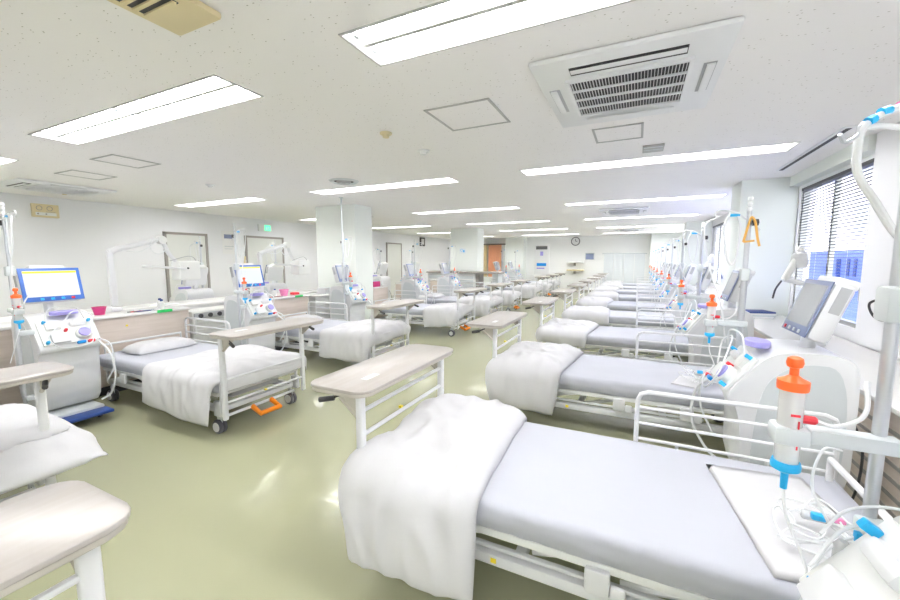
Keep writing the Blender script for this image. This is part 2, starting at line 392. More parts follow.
for k in range(4):
    MB().box(-1.0+k*0.42, -0.6+k*0.42, -0.04, -0.001, 0, 1.72).build('door_leaf', 'wcurtain', d, smooth=False)
MB().box(-1.08, 0.74, -0.05, -0.001, 1.72, 1.76).build('door_track', 'lgrey', d, smooth=False)
# curtains and blue board between far pillars
def pleat(name, label, cat, m, x0, x1, y, z0, z1, n):
    mb = MB(); poly = []
    for k in range(n*4+1):
        x = x0+(x1-x0)*k/(n*4); poly.append((x, y+0.04*math.sin(k*PI/2)))
    poly += [(a, b+0.012) for a, b in reversed(poly)]
    mb.prism(poly, z0, z1, plane='xy'); return tag(mb.build(name, m), label, cat)
pleat('curtain', 'orange pleated curtain hanging at the far end left of the far pillar', 'curtain', 'curtain', -6.78, -6.1, 18.6, 0.6, 2.2, 7)
pleat('curtain', 'pale pinkish curtain hanging left of the orange one', 'curtain', 'cream', -7.35, -6.85, 18.6, 0.6, 2.2, 5)
struct(MB().box(-7.5, -5.9, 18.57, 18.63, 2.2, 2.26).build('trim_1', 'dgrey', smooth=False))
struct(MB().box(-7.5, -7.44, 18.57, 18.63, 0, 2.2).box(-5.96, -5.9, 18.57, 18.63, 0, 2.2).box(-7.5, -5.9, 18.57, 18.63, 0.0, 0.6).build('trim_2', 'pillar', smooth=False))
c = thing('blue_banner', 'blue and white banner stand beside the second row pillar', 'banner', (-6.3, 15.2, 0))
MB().box(-0.25, 0.22, -0.02, 0.02, 0.95, 1.95, 0.01).build('banner', 'signblue', c)
MB().box(-0.1, 0.24, -0.03, -0.021, 1.0, 1.6, 0.004).build('lettering_panel', 'paper', c)
MB().box(-0.02, 0.02, -0.02, 0.02, 0.03, 0.95).box(-0.25, 0.25, -0.15, 0.15, 0, 0.03).build('stand', 'steel', c)
c = hung('pillar_notice', 'small pale blue notice stuck on the second left pillar', 'notice', (-5.45, 12.35, 1.78))
MB().box(-0.12, 0.12, -0.006, -0.001, -0.09, 0.09).build('sheet', 'wcurtain', c, smooth=False)
MB().ring((-0.04, -0.009, 0.02), 0.04, 0.006, 'y', 14).box(0.02, 0.08, -0.009, -0.006, -0.05, 0.03).build('emblem', 'cyan', c)
# reception counter in front of second pillar
c = thing('nurse_counter', 'long low cabinet with dark top before the second left pillar', 'counter', (-5.75, 12.0, 0))
MB().box(-0.75, 1.0, -0.25, 0.25, 0.03, 1.02, 0.005).build('cabinet', 'offwhite', c)
MB().box(-0.8, 1.85, -0.3, 0.3, 1.03, 1.09, 0.005).build('counter_top', 'frame', c)
mb = MB()
for k in range(6): mb.box(-0.7, 0.95, -0.262, -0.25, 0.2+k*0.13, 0.29+k*0.13)
mb.build('drawer_front', 'lgrey', c, smooth=False)
MB().box(1.02, 1.14, -0.2, 0.2, 0, 1.03).build('end_post', 'frame', c, smooth=False)
MB().box(1.7, 1.78, -0.2, 0.2, 0, 1.03).build('leg', 'lgrey', c, smooth=False)

# ---------------------------------------------------------------- ceiling fittings
def make_light(x0, x1):
    L = (x1-x0)/2; t = thing('ceiling_light', 'x', 'ceiling light', (0, 0, CEIL))
    mb = MB()   # trough
    poly = [(-0.152, 0.0), (-0.148, 0.012), (-0.11, 0.10), (0.11, 0.10), (0.148, 0.012), (0.152, 0), (0.155, 0.11), (-0.155, 0.11)]
    v0 = [mb.bm.verts.new((-L, a, b)) for a, b in poly]; v1 = [mb.bm.verts.new((L, a, b)) for a, b in poly]
    k = len(poly)
    for i in range(k): mb.bm.faces.new((v0[i], v0[(i+1) % k], v1[(i+1) % k], v1[i]))
    mb.bm.faces.new(v0); mb.bm.faces.new(v1)
    mb.box(-L, -L+0.006, -0.15, 0.15, 0, 0.1).box(L-0.006, L, -0.15, 0.15, 0, 0.1)
    mb.build('reflector', 'reflector', t, smooth=False)
    MB().box(-L+0.01, L-0.01, -0.014, 0.014, 0.015, 0.1).build('centre_spine', 'hatch', t, smooth=False)
    for sy in (-0.075, 0.075):
        for a, b in ((-L+0.04, -0.03), (0.03, L-0.04)):
            MB().tube([(a, sy, 0.045), (b, sy, 0.045)], 0.0165, 10).build('fluorescent_tube', 'tube', t)
        for xx, ww in ((-L+0.022, 0.01), (0, 0.022), (L-0.022, 0.01)): MB().box(xx-ww, xx+ww, sy-0.02, sy+0.02, 0.02, 0.1, 0.003).build('lamp_holder', 'lgrey', t)
    mb = MB()
    mb.box(-L-0.012, L+0.012, -0.166, -0.154, -0.006, 0.002).box(-L-0.012, L+0.012, 0.154, 0.166, -0.006, 0.002)
    mb.box(-L-0.012, -L, -0.154, 0.154, -0.006, 0.002).box(L, L+0.012, -0.154, 0.154, -0.006, 0.002)
    mb.build('rim', 'hatch', t, smooth=False)
    return t
names = ['left', 'middle', 'right']
for ci, (a, b) in enumerate(LIGHT_X):
    proto = make_light(a, b)
    for k, y in enumerate(LIGHT_Y):  # last light of the left column is added to brighten the far left wall
        place(proto, k > 0, ((a+b)/2, y, CEIL), 'twin tube ceiling light, %s counting from the near end, %s column' % (ORD[k], names[ci]), 'recessed twin tube ceiling lights')

def make_ac():
    t = thing('ceiling_air_conditioner', 'x', 'air conditioner', (0, 0, CEIL))
    MB().box(-0.475, 0.475, -0.54, 0.54, -0.03, -0.001, 0.012).build('panel', 'acwhite', t)
    MB().box(-0.30, 0.30, -0.285, 0.285, -0.036, -0.03, 0.003).build('grille_backing', 'vent', t)
    mb = MB()
    for k in range(36): x = -0.29+k*0.58/35; mb.box(x-0.0014, x+0.0014, -0.28, 0.28, -0.044, -0.036)
    for k in range(5): y = -0.28+k*0.14; mb.box(-0.3, 0.3, y-0.006, y+0.006, -0.047, -0.036)
    mb.box(-0.32, -0.3, -0.3, 0.3, -0.045, -0.03).box(0.3, 0.32, -0.3, 0.3, -0.045, -0.03).box(-0.3, 0.3, -0.3, -0.285, -0.045, -0.03).box(-0.3, 0.3, 0.285, 0.3, -0.045, -0.03)
    mb.build('grille', 'acwhite', t, smooth=False)
    for sy in (-1, 1):
        if sy < 0: MB().box(-0.28, 0.28, sy*0.39-0.045, sy*0.39+0.045, -0.033, -0.03).build('air_slot', 'vent', t, smooth=False)
        f = MB().box(-0.275, 0.275, sy*0.4-0.022, sy*0.4+0.022, -0.042, -0.037, 0.002).build('flap', 'acwhite', t)
    for sx in (-1, 1):
        MB().box(sx*0.4-0.03, sx*0.4+0.03, -0.19, 0.19, -0.033, -0.03).build('air_slot', 'grey', t, smooth=False)
        MB().box(sx*0.405-0.02, sx*0.405+0.02, -0.185, 0.185, -0.042, -0.034, 0.003).build('flap', 'acwhite', t)
    return t
ac = make_ac()
for k, (x, y, lb) in enumerate([(-0.10, 2.70, 'large white ceiling air conditioner with dark grille, nearest overhead'),
                                (-0.3, 9.4, 'ceiling air conditioner second along the window side'),
                                (-0.3, 15.6, 'ceiling air conditioner farthest along the window side'),
                                (-7.75, 2.75, 'ceiling air conditioner near the left wall clock panel')]):
    place(ac, k > 0, (x, y, CEIL), lb, 'ceiling air conditioners')
def frame_panel(name, label, x0, x1, y0, y1, m='hatch', w=0.018):
    t = thing(name, label, 'ceiling hatch', ((x0+x1)/2, (y0+y1)/2, CEIL)); a, b = (x1-x0)/2, (y1-y0)/2
    MB().box(-a, a, -b, b, -0.004, -0.001).build('panel', 'ceiling', t, smooth=False)
    MB().box(-a, a, -b, -b+w, -0.008, -0.003).box(-a, a, b-w, b, -0.008, -0.003).box(-a, -a+w, -b, b, -0.008, -0.003).box(a-w, a, -b, b, -0.008, -0.003).build('frame', m, t, smooth=False)
frame_panel('access_hatch', 'square access hatch in the ceiling left of the air conditioner', -1.41, -0.92, 2.5, 2.99)
frame_panel('access_hatch', 'small access hatch just beyond the near air conditioner', -0.38, 0.0, 3.45, 3.86)
frame_panel('access_hatch', 'access hatch in the ceiling beyond the left near light', -5.25, -4.8, 2.15, 2.6)
frame_panel('access_hatch', 'access hatch in the ceiling farther left towards the left wall', -6.5, -6.05, 2.3, 2.75)
c = thing('cream_ceiling_vent', 'cream coloured ceiling vent with dark slats at the top left', 'vent', (-1.80, 0.90, CEIL))
MB().box(-0.15, 0.15, -0.28, 0.28, -0.03, -0.001, 0.01).build('frame', 'cream', c)
MB().box(-0.10, 0.10, -0.2, 0.13, -0.034, -0.03).build('backing', 'vent', c, smooth=False)
mb = MB()
for k in range(8): y = -0.18+k*0.042; mb.box(-0.1, 0.1, y-0.008, y+0.008, -0.042, -0.034)
mb.build('slat', 'cream', c, smooth=False)
c = thing('round_ceiling_diffuser', 'round dark ringed air diffuser beside the middle ceiling light', 'vent', (-3.62, 4.22, CEIL))
MB().lathe([(0.2, -0.001), (0.17, -0.025), (0.16, -0.02), (0.13, -0.008), (0.125, -0.001)], (0, 0, 0)).build('outer_ring', 'lgrey', c)
MB().lathe([(0.13, -0.002), (0.13, -0.008)], (0, 0, 0)).build('throat', 'vent', c)
MB().lathe([(0.10, -0.01), (0.08, -0.04), (0.03, -0.03), (0.02, -0.012)], (0, 0, 0)).build('inner_cone', 'grey', c)
def disc(label, x, y, m, r=0.055, name='ceiling_detector'):
    c = thing(name, label, 'ceiling detector', (x, y, CEIL))
    MB().lathe([(r, -0.001), (r, -0.012), (r*0.8, -0.018)], (0, 0, 0)).build('base', m, c)
    MB().lathe([(r*0.62, -0.018), (r*0.5, -0.04), (r*0.1, -0.042)], (0, 0, 0)).build('sensor', m, c)
disc('cream smoke detector left of the ceiling hatch', -1.94, 2.8, 'cream', 0.05)
disc('white ceiling detector beyond the cream one', -1.92, 3.4, 'acwhite', 0.06)
disc('white ceiling detector between the left and middle light columns', -5.5, 3.6, 'acwhite', 0.06)
disc('small cream detector near the clock panel', -8.2, 3.0, 'cream', 0.05)
c = thing('ceiling_speaker_grille', 'small grey rectangular grille on the ceiling beyond the near air conditioner', 'vent', (0.09, 4.25, CEIL))
MB().box(-0.09, 0.09, -0.11, 0.11, -0.02, -0.001, 0.004).build('grille', 'hatch', c)
MB().box(-0.08, 0.08, -0.1, -0.08, -0.024, -0.019).box(-0.08, 0.08, -0.01, 0.01, -0.024, -0.019).build('rib', 'lgrey', c, smooth=False)
c = thing('slot_diffuser', 'long thin slot diffuser in the ceiling along the near window', 'vent', (1.48, 5.1, CEIL))
MB().box(-0.04, 0.04, -0.85, 0.85, -0.012, -0.001).build('frame', 'acwhite', c, smooth=False)
MB().box(-0.018, 0.018, -0.82, 0.82, -0.014, -0.011).build('slot', 'vent', c, smooth=False)

# ---------------------------------------------------------------- bed
def castor(name, x, y, parent, sx, r=0.062):
    mb = MB(sx)
    mb.lathe([(r*0.82, -0.034), (r, -0.026), (r, -0.008), (r*0.8, -0.004)], (x, y, r), 'y', 18)
    mb.lathe([(r*0.8, 0.004), (r, 0.008), (r, 0.026), (r*0.82, 0.034)], (x, y, r), 'y', 18)
    w = mb.build(name, 'tyre', parent)
    for hh in (-0.040, 0.0345): MB(sx).lathe([(r*0.66, hh), (r*0.66, hh+0.0055)], (x, y, r), 'y', 18).build('hub_cap', 'offwhite', w)
    MB(sx).box(x-0.03, x+0.03, y-0.004, y+0.004, r*0.8, r*2+0.035).tube([(x, y, r*2), (x, y, 0.185)], 0.014, 8).build('fork', 'steel', w)
def make_bed(sx):
    t = thing('hospital_bed', 'x', 'hospital bed')
    fx, hx = -0.96, 0.92
    mb = MB(sx)
    for sy in (-1, 1):
        mb.box(fx+0.02, hx, sy*0.37-0.025, sy*0.37+0.025, 0.185, 0.235, 0.006)
        mb.box(fx+0.25, hx-0.3, sy*0.37-0.012, sy*0.37+0.012, 0.25, 0.266, 0.004)
    for x in (fx+0.04, -0.3, 0.35, hx-0.02): mb.box(x-0.025, x+0.025, -0.37, 0.37, 0.185, 0.225, 0.006)
    mb.build('lower_frame', 'white', t)
    mb = MB(sx)
    for sy in (-1, 1):
        mb.box(fx, hx, sy*0.40-0.018, sy*0.40+0.018, 0.335, 0.368, 0.005)
    for x in (fx+0.02, -0.55, -0.1, 0.35, hx-0.02): mb.box(x-0.015, x+0.015, -0.4, 0.4, 0.335, 0.366)
    mb.box(fx+0.02, hx-0.02, -0.385, 0.385, 0.362, 0.372)
    mb.build('deck', 'offwhite', t)
    for sy in (-1, 1):
        for x0, x1 in ((-0.7, -0.25), (0.1, 0.6)):
            MB(sx).tube([(x0, sy*0.33, 0.24), (x1, sy*0.33, 0.34)], 0.018, 8).build('lift_link', 'offwhite', t)
        MB(sx).tube([(-0.25, sy*0.30, 0.235), (0.15, sy*0.30, 0.335)], 0.014, 8).build('lift_link', 'offwhite', t)
    MB(sx).box(-0.25, 0.3, -0.08, 0.08, 0.235, 0.33, 0.02).tube([(0.3, 0, 0.285), (0.6, 0, 0.31)], 0.02, 10).build('actuator', 'lgrey', t)
    MB(sx).box(-0.9, -0.6, -0.25, 0.25, 0.27, 0.33, 0.01).build('control_box', 'grey', t)
    for x in (-0.62, 0.02, 0.5):
        for sy in (-1, 1):
            f = MB(sx).box(x-0.045, x+0.045, sy*0.43-0.016, sy*0.43+0.016, 0.255, 0.355, 0.012).box(x+0.045, x+0.10, sy*0.43-0.014, sy*0.43+0.014, 0.25, 0.31, 0.012).build('rail_socket', 'white', t)
    for x in (fx+0.05, hx-0.07):
        for sy in (-1, 1): castor('castor', x, sy*0.38, t, sx)
    # foot end: crossbar, posts, stops
    mb = MB(sx)
    for sy in (-1, 1):
        mb.tube([(fx-0.02, sy*0.40, 0.20), (fx-0.02, sy*0.40, 0.47)], 0.014, 8)
        mb.box(fx-0.035, fx+0.05, sy*0.41-0.02, sy*0.41+0.02, 0.17, 0.30, 0.008)
    mb.tube([(fx-0.02, -0.40, 0.46), (fx-0.02, 0.40, 0.46)], 0.012, 8).tube([(fx-0.02, -0.40, 0.36), (fx-0.02, 0.40, 0.36)], 0.012, 8)
    mb.tube([(fx-0.0, -0.38, 0.15), (fx-0.0, 0.38, 0.15)], 0.014, 8)
    mb.build('foot_end_frame', 'white', t)
    mb = MB(sx)
    mb.tube([(fx-0.005, -0.10, 0.15), (fx-0.11, -0.10, 0.10), (fx-0.12, 0.10, 0.10), (fx-0.005, 0.10, 0.15)], 0.024, 10)
    mb.build('brake_pedal', 'orange', t)
    # head end board frame
    mb = MB(sx)
    mb.tube([(hx+0.01, -0.38, 0.2), (hx+0.01, -0.38, 0.60), (hx+0.01, 0.38, 0.60), (hx+0.01, 0.38, 0.2)], 0.014, 8)
    mb.build('head_end_frame', 'white', t)
    # side rail at far side near the head
    mb = MB(sx); yr = 0.475
    x0, x1 = 0.14, 0.98
    mb.tube([(x0, yr, 0.40), (x0, yr, 0.72), (x0+0.015, yr, 0.755), (x0+0.05, yr, 0.77), (x1-0.05, yr, 0.77), (x1-0.015, yr, 0.755), (x1, yr, 0.72), (x1, yr, 0.40)], 0.0125, 8)
    for z in (0.50, 0.59, 0.68): mb.tube([(x0, yr, z), (x1, yr, z)], 0.009, 8)
    for x in (x0+0.2, x1-0.25): mb.tube([(x, yr, 0.33), (x, yr, 0.50)], 0.009, 6)
    r_ = mb.build('side_rail', 'white', t)
    MB(sx).box(x0+0.17, x0+0.23, yr-0.012, yr+0.012, 0.33, 0.40, 0.004).box(x1-0.28, x1-0.22, yr-0.012, yr+0.012, 0.33, 0.40, 0.004).build('rail_clamp', 'lgrey', r_)
    MB(sx).box(fx+0.55, fx+0.575, -0.3965, -0.3945, 0.2, 0.222).build('sticker', 'yellow', t, smooth=False)
    # mattress with fitted sheet
    bm = bmesh.new(); nx, ny = 66, 30; L, W, z0, z1 = 0.98, 0.445, 0.375, 0.50
    def sup(u):  # rounded ends
        return u
    prof = []
    mb = MB(sx); rr = 0.035
    rings = []
    # cross section around y-z, swept along x
    sec = []
    for k in range(ny+1): sec.append((-W+rr+(2*W-2*rr)*k/ny, z1))
    for a in range(1, 5): q = PI/2*a/4; sec.append((W-rr+rr*math.sin(q), z1-rr+rr*math.cos(q)))
    for k in range(1, 4): sec.append((W, z1-rr-(z1-z0-rr-0.01)*k/4))
    sec.append((W-0.012, z0)); sec.append((0, z0)); sec.append((-W+0.012, z0))
    for k in range(3, 0, -1): sec.append((-W, z1-rr-(z1-z0-rr-0.01)*k/4))
    for a in range(4, 0, -1): q = PI/2*a/4; sec.append((-W+rr-rr*math.sin(q), z1-rr+rr*math.cos(q)))
    xs = [-L, -L+0.006, -L+0.02, -L+0.045] + [-L+0.05+(2*L-0.1)*k/nx for k in range(1, nx)] + [L-0.045, L-0.02, L-0.006, L]
    for x in xs:
        e = min(x+L, L-x); ins = 0.035-math.sqrt(max(0, 0.035**2-(0.035-min(e, 0.035))**2))
        ring = []
        for (y, z) in sec:
            yy = y*(1-ins/W); zz = z-(ins if z > 0.45 else 0)
            nz = noise.noise(Vector((x*5, y*6, z*9)))
            if abs(y) > W-0.02 and z < z1-0.01:
                yy += math.copysign(1, y)*(0.007*noise.noise(Vector((x*16, z*22, y))) + 0.004*noise.noise(Vector((x*38, z*9, y))))
                if z < 0.42: yy -= math.copysign(0.012, y)
            zz += 0.0035*nz
            ring.append(mb.bm.verts.new((x, yy, zz)))
        rings.append(ring)
    k = len(sec)
    for i in range(len(rings)-1):
        for j in range(k): mb.bm.faces.new((rings[i][j], rings[i][(j+1) % k], rings[i+1][(j+1) % k], rings[i+1][j]))
    mb.bm.faces.new(rings[0]); mb.bm.faces.new(rings[-1]); bm.free()
    mb.build('mattress', 'mattress', t, sharp=60)
    return t
bed_r, bed_l = make_bed(1), make_bed(-1)
for i, y in enumerate(RY):
    place(bed_r, i > 0, (RX, y, 0), 'white hospital bed in the window side row, %s' % nth(i), 'beds in the window side row')
for i, y in enumerate(LY):
    place(bed_l, i > 0, (LX, y, 0), 'white hospital bed along the wood partitions, %s' % nth(i), 'beds in the left row')

# ---------------------------------------------------------------- overbed tables
def make_table(sx, rails, both, feet=False):
    t = thing('overbed_table', 'x', 'overbed table')
    # local origin: floor under the legs; top extends away from the bed (-x)
    x0, x1, yl, r = -0.275, 0.08, 0.50, 0.07
    def rr(a, b, c, d, r, z0, z1, mb):
        poly = []
        for cx, cy, s in ((b-r, d-r, 0), (a+r, d-r, 1), (a+r, c+r, 2), (b-r, c+r, 3)):
            for k in range(6): q = PI/2*(s+k/5); poly.append((cx+r*math.cos(q), cy+r*math.sin(q)))
        mb.prism(poly, z0, z1, 0.004, plane='xy')
        return mb
    rr(x0, x1, -yl, yl, r, 0.885, 0.900, MB(sx)).build('tabletop', 'top', t, sharp=50)
    rr(x0+0.004, x1-0.004, -yl+0.004, yl-0.004, r, 0.868, 0.8849, MB(sx)).build('tabletop_edge', 'edge', t, sharp=50)
    for sy in (-1, 1):
        y = sy*0.42
        l = MB(sx).box(-0.018, 0.018, y-0.022, y+0.022, 0.155 if not feet else 0.0, 0.866, 0.012, seg=3).build('leg', 'white', t)
        MB(sx).prism([(-0.02, 0.866), (-0.16, 0.866), (-0.02, 0.76)], y-0.004, y+0.004).tube([(-0.15, y, 0.855), (-0.02, y, 0.75)], 0.011, 8).build('bracket', 'edge', l)
        if both or sy < 0:
            MB(sx).tube([(-0.10, y-0.0, 0.85), (-0.16, y-0.02, 0.825)], 0.006, 6).tube([(-0.145, y-0.02, 0.828), (-0.215, y-0.045, 0.815)], 0.013, 10).build('lever_knob', 'dark', t)
    for z in rails:
        MB(sx).tube([(0, -0.42, z), (0, 0.42, z)], 0.011, 8).build('crossbar', 'white', t)
    MB(sx).box(-0.03, -0.012, -0.05, -0.03, rails[-1]+0.002, rails[-1]+0.015).build('sticker', 'yellow', t, smooth=False)
    MB(sx).box(-0.07, -0.03, -0.33, -0.22, 0.8985, 0.9009).build('label_strip', 'paper', t, smooth=False)
    return t
tb_r = make_table(1, (0.775, 0.655), False); tb_l = make_table(-1, (0.50, 0.30), True)
ty = [-0.09] + RY
for i, y in enumerate(ty):
    if i == 0: continue
    place(tb_r, i > 1, (-1.155, y-0.02, 0), 'pale wood overbed table of the window side beds, %s' % nth(i), 'overbed tables in the window side row')
for i, y in enumerate(LY):
    place(tb_l, i > 0, (-3.045, y, 0), 'pale wood overbed table of the left row beds, %s' % nth(i), 'overbed tables in the left row')
tb0 = make_table(1, (0.775, 0.655), False, True)
tb0.location = (-1.12, -0.035, 0); tb0['label'] = 'pale wood overbed table cut off by the lower left corner'; tb0['group'] = 'overbed tables in the window side row'

# ---------------------------------------------------------------- bedding
def drape(name, sx, xf, hw, a0, a1, b0, b1, rot, puff, seed, ztop=0.503, nu=64, nv=72, flare=0.12, zmin=0.10, wr=1.0, cut=0.0):
    """quilt laid over the foot part of the bed, hanging over side (-y) and foot (-x); closed puffy mesh"""
    mb = MB(sx); top, bot = [], []
    ca, cb = (a0+a1)/2, (b0+b1)/2; c, s = math.cos(rot), math.sin(rot); r = 0.05
    def edge(e, o):
        return e
    def pos(u, v):
        a = ca+(u*(a1-a0)/2); b = cb+(v*(b1-b0)/2)
        # soften corners of the cloth
        wob = 0.02*noise.noise(Vector((u*2.2, v*2.2, seed)))
        x = ca+(a-ca)*c-(b-cb)*s+wob; y = cb+(a-ca)*s+(b-cb)*c+wob
        ex = max(0, xf-x); ey = 0
        if y < -hw: ey = -(-hw-y)
        elif y > hw: ey = y-hw
        px = max(x, xf); py = min(max(y, -hw), hw); d = math.hypot(ex, ey)
        if d < 1e-6: return Vector((px, py, ztop)), Vector((0, 0, 1)), 0
        dx, dy = -ex/d, ey/d
        if d < r*PI/2:
            q = d/r; out = r*math.sin(q); dn = r*(1-math.cos(q)); n = Vector((dx*math.sin(q), dy*math.sin(q), math.cos(q)))
        else:
            l = d-r*PI/2; out = r+flare*l; dn = r+l*math.sqrt(1-flare**2); n = Vector((dx, dy, flare)).normalized()
        z = max(ztop-dn, zmin+0.05*abs(noise.noise(Vector((u*3, v*3, seed)))))
        return Vector((px+dx*out, py+dy*out, z)), n, d
    for i in range(nu+1):
        rt, rb = [], []
        for j in range(nv+1):
            u, v = -1+2*i/nu, -1+2*j/nv
            # round the corners of the quilt slightly
            uu = u*(1-0.03*v*v); vv = v*(1-0.03*u*u)
            p, n, d = pos(uu, vv)
            e = (1-abs(u)**6)*(1-abs(v)**6)
            e = max(0, e)**0.6
            w1 = noise.noise(Vector((p.x*3.2+seed, p.y*3.2, p.z*2.5)))
            w2 = abs(noise.noise(Vector((p.x*8+p.y*2, p.y*5+seed, p.z*3+2))))
            w3 = noise.noise(Vector((p.x*14+seed, p.y*9, p.z*6)))
            hang = min(1, d/0.25)
            folds = math.sin((p.x*19+p.y*7)+3*w1+seed)*0.012*hang*min(1, d*2.5)
            h = puff*e*(1+0.22*w1) - wr*0.022*e*(0.35-w2)*-1*1.0 + wr*0.006*w3*e + folds*e
            tn = n
            q = p+tn*max(h, 0.002)
            q.z += wr*0.008*w1*e
            if i in (0, nu) or j in (0, nv):
                vtx = mb.bm.verts.new(p+n*0.006); rt.append(vtx); rb.append(vtx)
            else:
                rt.append(mb.bm.verts.new(q)); rb.append(mb.bm.verts.new(p+n*min(0, folds)*0.0))
        top.append(rt); bot.append(rb)
    for i in range(nu):
        for j in range(nv):
            mb.bm.faces.new((top[i][j], top[i+1][j], top[i+1][j+1], top[i][j+1]))
            try: mb.bm.faces.new((bot[i][j], bot[i][j+1], bot[i+1][j+1], bot[i+1][j]))
            except ValueError: pass
    return mb.build(name, 'duvet', sharp=180)
def dv(proto_args, **k): return drape('duvet', **proto_args, **k)
D_R1 = drape('duvet', 1, -0.99, 0.44, -1.23, -0.45, -0.90, 0.55, 0.03, 0.10, 1.3, wr=1.7)
D_R2 = drape('duvet', 1, -0.99, 0.44, -1.22, -0.42, -0.80, 0.53, -0.10, 0.10, 5.1, wr=1.7)
D_R3 = drape('duvet', 1, -0.99, 0.44, -1.16, -0.40, -0.62, 0.46, -0.10, 0.085, 9.7)
D_R4 = drape('duvet', 1, -0.99, 0.44, -1.16, -0.30, -0.66, 0.47, 0.05, 0.080, 12.2)
rd = [D_R1, D_R2, D_R3, D_R4]
rdesc = ['hanging low', 'with bunched corner', 'folded across the foot', 'spread wide']
for i, y in enumerate(RY):
    j = i if i < 2 else 2+(i % 2)
    o = rd[j] if i in (0, 1, 2, 3) else rd[j].copy()
    if i >= 4: COL.objects.link(o)
    tag(o, 'white duvet %s, window side bed %s' % (rdesc[j], nth(i)), 'duvet', 'white duvets in the window side row')
    o.location = (RX, y, 0)
    if i == 3: rd[3] = o
D_L0 = drape('duvet', -1, -0.99, 0.44, -1.30, -0.30, -0.46, 0.72, 0.10, 0.06, 3.3, flare=0.85, zmin=0.3)
D_L1 = drape('duvet', -1, -0.99, 0.44, -1.06, -0.04, -0.84, 0.49, 0.06, 0.06, 2.2, wr=1.8)
D_L2 = drape('duvet', -1, -0.99, 0.44, -1.15, -0.20, -0.82, 0.60, 0.0, 0.06, 6.4, wr=1.6)
D_L3 = drape('duvet', -1, -0.99, 0.44, -1.15, -0.28, -0.78, 0.47, -0.12, 0.06, 8.8, wr=1.6)
ld = {0: D_L0, 1: D_L1, 2: D_L2, 3: D_L3}
ldesc = ['puffed past the foot corner', 'hanging in a point', 'hanging broadly', 'draped crookedly']
for i, y in enumerate(LY):
    j = i if i < 4 else 2+(i % 2)
    o = ld[j] if i < 4 else ld[j].copy()
    if i >= 4: COL.objects.link(o)
    tag(o, 'white duvet %s, left row bed %s' % (ldesc[j], nth(i)), 'duvet', 'white duvets in the left row')
    o.location = (LX, y, 0)
# the flat folded sheet at foot of left bed 1
D_F = drape('folded_blanket', -1, -0.99, 0.44, -1.14, -0.45, -0.47, 0.60, 0.0, 0.022, 4.4, wr=0.5, ztop=0.504)
tag(D_F, 'flat white folded blanket over the foot of the second left row bed', 'blanket'); D_F.location = (LX, LY[1], 0)
def pillow(label, x, y, rz, s=1.0):
    mb = MB(); nu, nv = 30, 40; T, B = [], []
    for i in range(nu+1):
        a, b = [], []
        for j in range(nv+1):
            u, v = -1+2*i/nu, -1+2*j/nv
            e = max(0, (1-u**4)*(1-v**4))**0.5
            px = u*0.19*(1-0.06*v*v); py = v*0.31*(1-0.05*u*u)
            h = 0.085*e*(1+0.12*noise.noise(Vector((u*2, v*2, x))))+0.006*noise.noise(Vector((u*6, v*6, y)))*e
            if i in (0, nu) or j in (0, nv):
                w = mb.bm.verts.new((px, py, 0.012)); a.append(w); b.append(w)
            else:
                a.append(mb.bm.verts.new((px, py, 0.012+h))); b.append(mb.bm.verts.new((px, py, 0.012-0.012*min(1, e*2))))
        T.append(a); B.append(b)
    for i in range(nu):
        for j in range(nv):
            mb.bm.faces.new((T[i][j], T[i+1][j], T[i+1][j+1], T[i][j+1]))
            try: mb.bm.faces.new((B[i][j], B[i][j+1], B[i+1][j+1], B[i+1][j]))
            except ValueError: pass
    o = mb.build('pillow', 'pillow', sharp=180); o.location = (x, y, 0.503); o.rotation_euler.z = rz
    return tag(o, label, 'pillow', 'white pillows in the left row')
for i in range(len(LY)):
    pillow('white pillow at the head of the left row bed %s' % nth(i), LX-0.68, LY[i]+0.02, 0.05*(i % 3-1))

